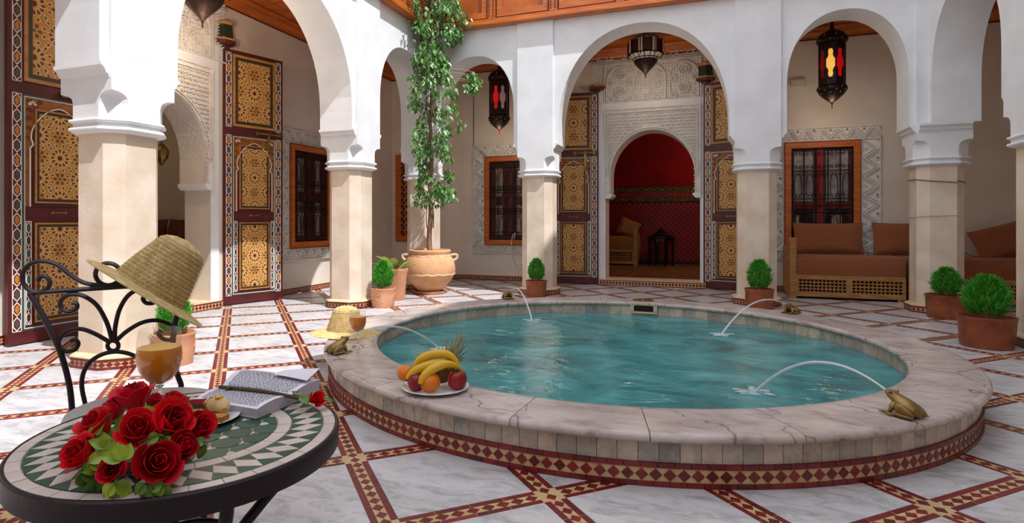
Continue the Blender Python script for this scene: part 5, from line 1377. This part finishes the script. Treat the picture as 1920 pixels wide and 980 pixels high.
potted('largest small conifer in a wide clay pot at the right edge', (2.115, 5.86, 0), .195, .165, .245, 'terracotta_wet', 6, .56, .31, False)
# ridges on the two wide pots
# palm pot
pp = thing('potted_palm', 'young palm in a tall clay pot behind the left pillar', 'potted plant', (-3.66, 6.62, 0))
MB().lathe([(0, 0), (.12, 0), (.125, .01), (.155, .34), (.168, .37), (.172, .39), (.168, .405), (.152, .405), (.145, .36), (0, .355)], 36).build('pot', 'terracotta_pale', pp, smooth=True)
MB().lathe([(.146, .362), (0, .37)], 20).build('soil', 'soil', pp)
for k in range(11):
    a = k*2.4+.3; L_ = .30+.10*((k*7) % 5)/4; up = .55+.35*((k*3) % 4)/3; fr_ = MB(); P = []
    for i in range(11):
        u = i/10; P.append(Vector((cos(a)*L_*u*(1.15-up*.4), sin(a)*L_*u*(1.15-up*.4), .36+L_*up*(u-.45*u*u))))
    fr_.tube(P, [.005*(1-.7*i/10) for i in range(11)], 5)
    for i in range(2, 11):
        for sg in (-1, 1):
            for h_ in (0, .5):
                p = P[i-1].lerp(P[i], h_); tn = (P[i]-P[i-1]).normalized(); s_ = Vector((-sin(a), cos(a), 0))*sg; d = (s_*.8+tn*.75+Vector((0, 0, .12))).normalized(); ll = .085*(1-.55*abs(i/10-.4))
                w = tn*.005; fr_.add([p-w, p+w, p+d*ll*.6+w*.7, p+d*ll], [(0, 1, 2, 3)])
    fr_.build('frond', 'palm', pp)

# ------------------------------------------------------------------ clay urn with the tall tree
UX, UY = -3.54, 7.40
sa = thing('pot_saucer', 'round terracotta saucer under the clay urn', 'saucer', (UX, UY, 0))
MB().lathe([(0, 0), (.20, 0), (.225, .035), (.222, .040), (.212, .038), (.19, .012), (0, .012)], 48).build('dish', 'terracotta_pale', sa, smooth=True)
ur = thing('clay_urn', 'big pale clay urn with rope bands holding the tall tree', 'urn', (UX, UY, .013))
MB().lathe([(0, 0), (.125, 0), (.135, .008), (.165, .035), (.235, .10), (.300, .175), (.340, .245), (.356, .31), (.352, .38), (.335, .445), (.305, .495), (.283, .515), (.275, .530), (.282, .548), (.290, .565), (.290, .588), (.280, .597), (.258, .597), (.245, .580), (.248, .545), (0, .54)], 72, rfn=lambda a, z: 1+.006*sin(4*a+z*9)).build('body', 'clay_urn', ur, smooth=True, ang=50)
for z, r, amp in ((.262, .345, .006), (.512, .287, .004)):
    MB().tube([(r*cos(a), r*sin(a), z+amp*sin(14*a)) for a in [k*2*pi/168 for k in range(169)]], .010, 6, caps=False).build('rope_band', 'clay_rim', ur, smooth=True)
for sg in (-1, 1):
    d = cam2*sg
    MB().tube(smooth_curve([(d.x*.325, d.y*.325, .445), (d.x*.375, d.y*.375, .475), (d.x*.372, d.y*.372, .525), (d.x*.29, d.y*.29, .520)], 5), .017, 8).build('handle', 'clay_rim', ur, smooth=True)
MB().lathe([(.25, .542), (.1, .55), (0, .55)], 24).build('soil', 'soil', ur)
tr = thing('ficus_tree', 'tall slender tree with hanging green leaves growing from the clay urn', 'tree', (UX, UY, .56))
rt = random.Random(11)
MB().tube(smooth_curve([(0, 0, -.01), (-.01, 0, .25), (.012, 0, .55), (.0, .0, .85), (.03, -.01, 1.3), (.01, 0, 1.9), (.05, 0, 2.6), (.02, 0, 3.4), (.06, 0, 4.3)], 5), [.040-.026*i/40 for i in range(41)], 10).build('trunk', 'bark', tr, smooth=True)
for k in range(2):
    P = []; 
    for i in range(30):
        z = .35+i*.13; P.append((.05*cos(i*.5+k*3.1), .05*sin(i*.5+k*3.1), z))
    MB().tube(smooth_curve(P, 2), .010-.003*k, 6).build('climbing_stem', 'bark', tr, smooth=True)
tw = MB(); lv = MB(); lp = MB(); clumps = []
def lim(z): return .20+.16*sin(z*2.1+.6)**2+(.06 if 1.0 < z < 2.2 else 0)
for k in range(195):
    z = .70+3.75*rt.random(); a = rt.uniform(0, 2*pi); r = 1.18*lim(z)*sqrt(rt.uniform(.05, 1)); s_ = min(1, (z-.5)/.9); clumps.append((r*cos(a)+.10*s_, r*sin(a)-.22*s_, z))
for k in range(9): clumps.append((cam2.x*.58+rt.uniform(-.09, .09), cam2.y*.58+rt.uniform(-.09, .09), 2.40+rt.uniform(-.12, .08)))
for k in range(14): clumps.append((cam2.x*.40+rt.uniform(-.15, .15), cam2.y*.40+rt.uniform(-.15, .15), 3.15+rt.uniform(-.15, .35)))
for k in range(10): clumps.append((-cam2.x*.40+rt.uniform(-.12, .12), -cam2.y*.40+rt.uniform(-.12, .12), rt.uniform(.65, 2.2)))
clumps = [(max(x, -.04-.02*rt.random()), min(y, .20), z) for x, y, z in clumps]
for (x, y, z) in clumps:
    r = hypot(x, y); z0 = max(.5, z-.15+.25*r)
    tw.tube(smooth_curve([(0, 0, z0+.05), (x*.5, y*.5, z+.10), (x*.95, y*.95, z+.05), (x, y, z-.05)], 3), [.0045-.0003*i for i in range(10)], 4)
    for i in range(rt.randint(13, 20)):
        p = Vector((x*rt.uniform(.88, 1.08)+rt.uniform(-.05, .05), y*rt.uniform(.88, 1.08)+rt.uniform(-.05, .05), z+rt.uniform(-.10, .06)))
        if p.x < -.08 or p.y > .22: continue
        a = rt.uniform(0, 2*pi); d = Vector((cos(a)*.55, sin(a)*.55, -rt.uniform(.5, 1.1))).normalized(); L_ = rt.uniform(.065, .098); s_ = d.orthogonal().normalized(); s_ = Matrix.Rotation(rt.uniform(0, 6.28), 3, d) @ s_; n_ = d.cross(s_)
        w = L_*.27; mb = lv if rt.random() < .72 else lp
        mb.add([p, p+d*L_*.28+s_*w*.85+n_*.006, p+d*L_*.62+s_*w*.75+n_*.006, p+d*L_, p+d*L_*.62-s_*w*.75+n_*.006, p+d*L_*.28-s_*w*.85+n_*.006, p+d*L_*.30, p+d*L_*.64],
               [(0, 1, 6), (1, 2, 7, 6), (2, 3, 7), (0, 6, 5), (6, 7, 4, 5), (7, 3, 4)])
for k in range(40):
    a = rt.uniform(-1.6, 1.3); z = rt.uniform(1.6, 4.2); r = rt.uniform(.05, .2)
    tw.tube([(r*cos(a), r*sin(a), z), (r*1.2*cos(a+.2), r*1.2*sin(a+.2), z-.2), (r*1.15*cos(a+.1), r*1.15*sin(a+.1), z-.45)], .002, 4)
tw.build('twigs', 'twig', tr, kind='stuff'); lv.build('foliage', 'leaf', tr, kind='stuff'); lp.build('young_foliage', 'leaf_pale', tr, kind='stuff')

# ------------------------------------------------------------------ lanterns
def oct_pt(r, k, n, off=0): a = 2*pi*k/n+off; return (r*cos(a), r*sin(a))
def tall_lantern(label, loc, panes, tail='metal', off=pi/8):
    t = thing('tall_lantern', label, 'lantern', loc, group='tall hanging lanterns')      # loc is the tip
    MB().lathe([(0, .085), (.03, .095), (.075, .13), (.135, .185), (.172, .245), (.176, .275), (.158, .305), (.13, .312), (0, .312)], 32).build('lower_onion', 'lantern_metal', t, smooth=True, ang=50)
    MB().lathe([(.001, .0), (.006, .01), (.004, .05), (.010, .07), (.018, .088), (.02, .1)], 10).build('finial', 'lantern_metal' if tail == 'metal' else 'lant_red', t, smooth=True)
    fb_ = MB()
    for z0, z1 in ((.31, .40), (.76, .845)):
        fb_.lathe([(.150, z0), (.152, z0), (.152, z1), (.150, z1)], 8, a0=off, a1=2*pi+off)
    for k in range(8):
        x, y = oct_pt(.151, k, 8, off); fb_.tube([(x, y, .31), (x, y, .845)], .009, 6)
    fb_.build('body_frame', 'lantern_metal', t)
    for k in range(8):
        A, B = Vector((*oct_pt(.146, k, 8, off), 0)), Vector((*oct_pt(.146, k+1, 8, off), 0)); pn = MB()
        pn.add([A+Vector((0, 0, .39)), B+Vector((0, 0, .39)), B+Vector((0, 0, .77)), A+Vector((0, 0, .77))], [(0, 1, 2, 3)]); pn.build('pane', panes[k], t)
        # pierced metal shoulders of the pane
        sh = MB()
        for s_ in (0, 1):
            for zz, sg in ((.39, 1), (.77, -1)):
                P = [(0, 0), (.36, 0), (.24, .05), (.30, .085), (.20, .12), (0, .15)]
                O_ = A if s_ == 0 else B; D = (B-A) if s_ == 0 else (A-B); nn = Vector(((A+B).x, (A+B).y, 0)).normalized()*.004
                sh.add([O_+D*a+Vector((0, 0, zz+sg*b))+nn for a, b in P], [tuple(range(6))])
        sh.build('pane_shoulder', 'lantern_metal', t)
    MB().lathe([(0, .845), (.13, .845), (.165, .855), (.180, .885), (.176, .925), (.145, .975), (.085, 1.01), (.045, 1.03), (.02, 1.05), (0, 1.05)], 32).build('dome', 'lantern_metal', t, smooth=True, ang=50)
    dots = MB()
    for k in range(16):
        for zz, rr in ((.885, .1815), (.93, .1765), (.955, .160), (.265, .1775), (.235, .170), (.20, .150)):
            if (k+int(zz*100)) % 2: x, y = oct_pt(rr, k, 16, .1); dots.ball((x, y, zz), .006, 6, 4)
    dots.build('pierced_holes', 'lant_cream', t, kind='stuff')
    MB().tube([(0, 0, 1.04), (0, 0, ZC+.03-loc[2])], .022, 8).build('hanging_rod', 'lantern_metal', t, smooth=True)
    return t
def lamp(parent, z, watts, col, rad=.05):  # added fill light below a lantern tip, lifting the gallery shade
    l = bpy.data.lights.new('lantern_fill', 'POINT'); l.energy = watts; l.color = col; l.shadow_soft_size = rad
    o = bpy.data.objects.new('lantern_fill', l); COL.objects.link(o); o.parent = parent; o.location = (0, 0, z)
r_, rd, li, ho, pk_ = 'lant_red', 'lant_red_dark', 'lant_lit', 'lant_hot', 'lant_pink'
tall_lantern('tall pierced lantern with a lit amber pane hanging in the right arch', (1.568, 8.8, 2.455), [rd, r_, rd, rd, r_, li, ho, rd], off=R(6))
tall_lantern('tall dark lantern with red and pink panes hanging left of the sunlit pillar', (-2.998, 8.8, 2.36), [rd, rd, rd, rd, rd, ho, pk_, rd], 'red', off=R(19))
def facet_lantern(label, loc, s_):
    t = thing('faceted_lantern', label, 'lantern', loc, group='faceted glass lanterns'); t.scale = (s_, s_, s_)
    MB().lathe([(.001, 0), (.008, .02), (.006, .045), (.016, .07), (.05, .11), (.105, .165), (.150, .215), (.162, .24), (.165, .255), (.158, .262)], 16).build('bottom_cone', 'lantern_metal', t, smooth=True, ang=40)
    MB().lathe([(.158, .262), (.205, .335), (.205, .53), (.14, .575), (.13, .60), (.06, .635), (.03, .68), (.0, .70)], 16).build('core', 'lantern_metal', t)
    lays = [(.162, .262, .175, .285, 16, 'lant_cream'), (.178, .290, .232, .338, 16, 'lant_cream'), (.215, .535, .190, .565, 16, 'lant_cream'), (.186, .570, .150, .595, 16, 'lant_cream')]
    for (r0, z0, r1, z1, n, mt) in lays:
        for k in range(n):
            P = [Vector((*oct_pt(r, k+e, n), z)) for r, z, e in ((r0, z0, .08), (r0, z0, .92), (r1, z1, .92), (r1, z1, .08))]
            MB().add(P, [(0, 1, 2, 3)]).build('pane', mt, t)
        fr_ = MB()
        for k in range(n): fr_.tube([(*oct_pt(r0, k, n), z0), (*oct_pt(r1, k, n), z1)], .004, 5)
        for r, z in ((r0, z0), (r1, z1)): fr_.tube([(*oct_pt(r, k, n), z) for k in range(n+1)], .0045, 5, caps=False)
        fr_.build('lead_frame', 'lantern_metal', t)
    for k in range(8):
        a = 2*pi*k/8+pi/16; c, s2 = cos(a), sin(a); d = Vector((c, s2, 0)); q = Vector((-s2, c, 0))
        P = [d*.228+q*w+Vector((0, 0, z)) for w, z in ((-.062, .355), (.062, .355), (.062, .525), (-.062, .525))]; MB().add(P, [(0, 1, 2, 3)]).build('red_pane', 'lant_red_dark', t)
        fr_ = MB()
        for i in range(4): fr_.tube([P[i], P[(i+1) % 4]], .006, 5)
        fr_.build('lead_frame', 'lantern_metal', t)
        a += pi/8; d = Vector((cos(a), sin(a), 0)); q = Vector((-sin(a), cos(a), 0)); o = d*.245
        for w0, w1 in ((-.034, -.004), (.004, .034)):
            P = [o+q*w+d*(.014 if abs(w) < .01 else -.002)+Vector((0, 0, z)) for w, z in ((w0, .345), (w1, .345), (w1, .535), (w0, .535))]; MB().add(P, [(0, 1, 2, 3)]).build('corner_pane', 'lant_cream', t)
        fr_ = MB()
        for w, e in ((-.036, 0), (0, .014), (.036, 0)): fr_.tube([o+q*w+d*e+Vector((0, 0, .34)), o+q*w+d*e+Vector((0, 0, .54))], .006, 5)
        fr_.ball(o+Vector((0, 0, .322)), (.008, .008, .02), 6, 5); fr_.build('corner_post', 'lantern_metal', t)
    MB().lathe([(.14, .595), (.11, .615), (.06, .64), (.035, .67), (.03, .74)], 16).build('top_cap', 'bronze', t, smooth=True)
    MB().tube([(0, 0, .66), (0, 0, (ZC+.03-loc[2])/s_)], .02, 8).build('hanging_rod', 'lantern_metal', t, smooth=True)
facet_lantern('faceted glass lantern with red panes hanging before the red room', (-.763, 8.75, 3.045), 1.0)
facet_lantern('large faceted glass lantern at the upper left, cut by the frame top', (-4.6, 4.43, 2.895), 1.22)
c = dp(303, 290, 6.95); cl = thing('copper_lantern', 'small pierced copper lantern glimpsed beside the near pillar', 'lantern', c)
MB().lathe([(.001, -.13), (.03, -.10), (.075, -.02), (.08, .05), (.05, .10), (.02, .13), (.0, .14)], 8).build('shade', 'brass', cl)
MB().tube([(0, 0, .13), (0, 0, 3.7-c.z)], .006, 6).build('chain', 'iron', cl)
fl_l = thing('floor_lantern', 'small brass lantern standing on the floor in the far left corner', 'lantern', (-5.03, 9.14, 0))
MB().lathe([(0, 0), (.10, 0), (.10, .02), (.095, .03), (.0, .03)], 8).build('base', 'brass', fl_l)
for k in range(8): MB().tube([(*oct_pt(.088, k, 8), .025), (*oct_pt(.092, k, 8), .22)], .005, 5).build('post', 'brass', fl_l)
for k in range(8):
    A, B = oct_pt(.086, k, 8), oct_pt(.086, k+1, 8); MB().add([(*A, .03), (*B, .03), (*B, .22), (*A, .22)], [(0, 1, 2, 3)]).build('pane', 'lant_cream', fl_l)
MB().lathe([(.105, .215), (.105, .23), (.07, .27), (.035, .295), (.03, .32), (.0, .33)], 16).build('roof', 'brass', fl_l, smooth=True)
MB().tube([(.022*cos(k*pi/8), 0, .345+.022*sin(k*pi/8)) for k in range(17)], .004, 5, caps=False).build('handle_ring', 'brass', fl_l)

for o in [o for o in COL.objects if o.name.split('.')[0] in ('tall_lantern', 'faceted_lantern')]:
    lamp(o, -.06, 3.5 if o.name.startswith('tall') else (4 if o.location.x > -3 else 20), (1, .80, .60), .08)
# ------------------------------------------------------------------ benches
def cushion(label, loc, W, H, T, rot, mat='fabric_brown', grp='bench cushions', pinch=.10):
    t = thing('cushion', label, 'cushion', loc, group=grp, rot=rot); m = MB(); n = 14
    def f(u, v, sg):
        x, z = (u-.5)*2, (v-.5)*2; k = 1-pinch*(1-abs(x)**2)*abs(z)**3*.6; l = 1-pinch*.5*(1-abs(z)**2)*abs(x)**3
        return (x*W/2*l, sg*T/2*((1-x**4)*(1-z**4))**.55, H/2+z*H/2*k)
    m.grid(lambda u, v: f(u, v, -1), n, n); m.grid(lambda u, v: f(1-u, v, 1), n, n); m.build('cover', mat, t, smooth=True, ang=75)
    P = [f(u, 0, 0) for u in [i/12 for i in range(12)]]+[f(1, i/12, 0) for i in range(12)]+[f(1-i/12, 1, 0) for i in range(12)]+[f(0, 1-i/12, 0) for i in range(13)]
    MB().tube(P, .006, 6, caps=False).build('piping', mat, t, smooth=True); return t
def bench(label, x0, x1, y0, y1, z, arm_l, arm_r, mat='fabric_brown', panels=2, hw=.31, seat=.55):
    t = thing('wooden_bench', label, 'bench', (x0, y0, z)); W, D = x1-x0, y1-y0
    a = .075 if arm_l else .0; b = W-.075 if arm_r else W
    MB().box(a, .0, hw-.055, b, .05, hw).build('top_rail', 'wood_bench', t); MB().box(a, .0, .03, b, .05, .085).build('bottom_rail', 'wood_bench', t)
    pw = (b-a)/panels
    for i in range(panels+1): MB().box(max(a, a+i*pw-.03), 0, .085, min(b, a+i*pw+.03), .05, hw-.055).build('stile', 'wood_bench', t)
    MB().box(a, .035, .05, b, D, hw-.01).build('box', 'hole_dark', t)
    for i in range(panels):
        l = MB(); xa, xb = a+i*pw+.03, a+(i+1)*pw-.03; n = round((xb-xa)/.043); w = (xb-xa)/n; rows = 4; h = (hw-.14)/rows
        for k in range(n+1): l.tube([(xa+k*w, .022, .083), (xa+k*w, .022, hw-.053)], .0085, 5)
        for r in range(rows+1): l.tube([(xa, .020, .085+r*h), (xb, .020, .085+r*h)], .0085, 5)
        for k in range(n+1):
            for r in range(rows+1): l.ball((xa+k*w, .018, .085+r*h), .0155, 6, 4)
        l.build('turned_lattice', 'wood_bench', t, kind='stuff')
    for (x, on) in ((0, arm_l), (W-.075, arm_r)):
        if not on:
            continue
        ar = MB().box(x, -.012, .0, x+.075, .065, .76); ar.box(x-.006, -.018, .76, x+.081, .071, .79); ar.build('arm_post', 'wood_bench', t)
        ap = MB().box(x+.008, .065, .03, x+.067, D, .50)
        ap.prism([(.065, .50), (D, .50), (D, .66), (.4, .62), (.2, .70), (.065, .74)], x+.008, x+.067, fn=lambda a, b, t: (t, a, b)); ap.build('arm_panel', 'wood_bench', t)
        for k in range(6): MB().box(x+.004, .09+k*.11, .10, x+.071, .14+k*.11, .46).build('arm_slat', 'wood_bench', t)
    for x in (.04, W-.08): MB().box(x, .01, 0, x+.04, .05, .03).build('foot', 'wood_bench', t)
    m = MB(); ma, mb_ = a+.005, b-.005
    def f(u, v):
        an = v*pi*.5; return (ma+(mb_-ma)*u, 0, 0)
    prof = [(.004, hw), (-.004, hw+.03), (-.008, hw+.12), (-.004, seat-.035), (.012, seat-.010), (.04, seat), (D, seat+.003), (D, hw)]
    m.prism(prof, ma, mb_, fn=lambda a, b, t: (t, a, b)); m.build('mattress', mat, t, smooth=True, ang=40)
    return t
bench('wooden bench with turned lattice and brown mattress under the right window', 1.06, 2.33, 8.64, 9.40, 0, True, False)
bench('wooden bench with brown mattress seen past the pillar with the cable', 2.36, 3.92, 8.66, 9.40, 0, False, True)
cushion('long brown cushion below the right window grille', (1.60, 9.22, .556), .84, .43, .17, (R(-12), 0, 0))
cushion('brown cushion half hidden by the pillar with the cable', (2.52, 9.22, .556), .80, .43, .17, (R(-12), 0, 0))
cushion('brown cushion leaning at the far right edge', (3.60, 9.12, .575), .72, .42, .17, (R(-16), R(-18), 0))
# the red room
so_ = bench('wooden sofa with gold cushions inside the red room', -2.9, -1.25, 12.46, 13.15, RZ, False, True, 'fabric_gold', 3, .33, .60)
cushion('gold cushion leaning on the arm of the red room sofa', (-1.52, 12.80, RZ+.605), .42, .36, .14, (R(-8), R(22), R(15)), 'fabric_gold', 'sofa cushions in the red room')
cushion('gold cushion at the left side of the red room doorway', (-2.16, 12.85, RZ+.605), .45, .34, .14, (R(-10), R(-6), 0), 'fabric_gold', 'sofa cushions in the red room')
bt_ = thing('black_table', 'small black carved table against the red tiled wall', 'table', (-.80, 12.72, RZ))
MB().lathe([(0, .56), (.29, .56), (.30, .575), (.29, .60), (0, .60)], 8, a0=pi/8, a1=2*pi+pi/8).build('top', 'black_lacquer', bt_)
for k in range(8):
    x, y = oct_pt(.25, k, 8, pi/8); MB().lathe([(0, 0), (.022, 0), (.026, .03), (.014, .06), (.020, .12), (.013, .2), (.022, .30), (.014, .42), (.022, .5), (.018, .56)], 8, (x, y, 0)).build('leg', 'black_lacquer', bt_, smooth=True)
    A, B = Vector((*oct_pt(.25, k, 8, pi/8), 0)), Vector((*oct_pt(.25, k+1, 8, pi/8), 0)); P = [A+(B-A)*(i/8)+Vector((0, 0, .42+.10*sin(pi*i/8))) for i in range(9)]
    ap = MB()
    for p, q_ in zip(P, P[1:]): ap.add([p, q_, Vector((q_.x, q_.y, .565)), Vector((p.x, p.y, .565))], [(0, 1, 2, 3)])
    ap.build('apron', 'black_lacquer', bt_)
tray = thing('tea_tray', 'dark domed tray on the small black table', 'tray', (-.80, 12.72, RZ+.601))
MB().lathe([(0, 0), (.17, 0), (.19, .02), (.18, .03), (.12, .06), (.08, .11), (.03, .14), (.012, .17), (0, .18)], 20).build('dome', 'black_lacquer', tray, smooth=True)
# the left room
ls = thing('low_sofa', 'low sofa with dark red cushions inside the left doorway', 'sofa', (-6.9, 5.62, RZ))
MB().box(-1.0, 0, 0, 1.15, .70, .36).build('base', 'wood_dark_orange', ls); MB().box(-1.0, -.02, .36, 1.15, .70, .44).build('rail', 'wood_orange', ls); MB().box(-.98, .02, .44, 1.13, .70, .52).build('mattress', 'fabric_red', ls)
for k, x in enumerate((-.55, .15, .80)): cushion('dark red patterned cushion on the low sofa, '+('left', 'middle', 'right')[k]+' one', (-6.9+x, 6.15, RZ+.525), .66, .42, .16, (R(-12), 0, 0), 'fabric_red', 'cushions of the low sofa')

# ------------------------------------------------------------------ cables and small fittings
ex, ey = PIL['E']
for z, nm, lab, dz in ((1.44, 'cable_dark', 'thin dark cable tied round the right corner pillar near its top', -.03), (1.06, 'cable', 'thin pale cable tied round the right corner pillar at mid height', .012)):
    P = [(ex+x*1.03, ey+y*1.03, z+dz*sin(i*.9)) for i, (x, y) in enumerate(octo(.218, .096)+[octo(.218, .096)[0]])]
    tag(MB().tube(P, .0045, 6).build('pillar_cable', nm, loc=None), lab, 'cable', 'cables tied round the pillar')
P = [(2.66, 8.3, .95), (2.74, 8.5, .78), (2.95, 8.72, .62), (3.1, 8.8, .572), (3.3, 8.75, .575)]
tag(MB().tube(smooth_curve(P, 6), .004, 6).build('trailing_cable', 'cable_dark'), 'loose cable trailing from the pillar onto the far bench', 'cable')
a_, b_, c_, d_ = Vector((-3.68, YB-.012, 3.62)), Vector((-3.68, YB-.012, 2.30)), Vector((-3.40, YB-.04, 2.07)), None
tag(MB().tube([a_, b_, c_], .006, 6).build('wall_cable', 'cable_dark'), 'thin cable running down the wall to the small back window', 'cable')
hz = MB().tube(smooth_curve([(-2.93, 9.36, .70), (-2.90, 9.34, .80), (-2.95, 9.33, .74), (-2.97, 9.36, .50), (-2.93, 9.40, .30), (-2.88, 9.43, .26)], 6), .007, 6)
tag(hz.build('white_hose', 'cable'), 'white cord hanging from the small back window sill', 'cord')
so2 = thing('wall_socket', 'small white socket on the wall below the small back window', 'socket', (-2.87, YB-.002, .22)); MB().box(-.04, -.02, 0, .04, 0, .08).build('plate', 'white_paint', so2); MB().box(-.012, -.023, .02, .012, -.019, .06).build('plug', 'cable', so2)
el = thing('emergency_light', 'small cream box light on the wall beside the right lantern', 'light', (1.20, YB, 2.92)); MB().box(-.03, -.06, 0, .16, 0, .085).build('housing', 'plastic', el); MB().box(.0, -.064, .02, .12, -.058, .06).build('lens', 'lant_cream', el)
# unseen fill lamps, added to brighten the two rooms
def room_fill(label, loc, watts, col):
    t = thing('added_fill_lamp', label, 'lamp', loc, group='added fill lamps of the rooms')
    MB().lathe([(0, 0), (.10, .01), (.15, .05), (.16, .09), (.15, .10)], 24).build('shade', 'lant_cream', t, smooth=True); MB().tube([(0, 0, .08), (0, 0, 3.7-loc[2])], .01, 6).build('cord', 'iron', t)
    l = bpy.data.lights.new('room_fill_light', 'POINT'); l.energy = watts; l.color = col; l.shadow_soft_size = .12
    o = bpy.data.objects.new('room_fill_light', l); COL.objects.link(o); o.parent = t; o.location = (0, 0, -.16)
room_fill('added fill lamp of the red room, unseen above the doorway view', (.4, 11.6, 2.9), 30, (1, .72, .45))
room_fill('added fill lamp of the left room, unseen above the doorway view', (-6.6, 4.4, 2.95), 5, (1, .78, .55))
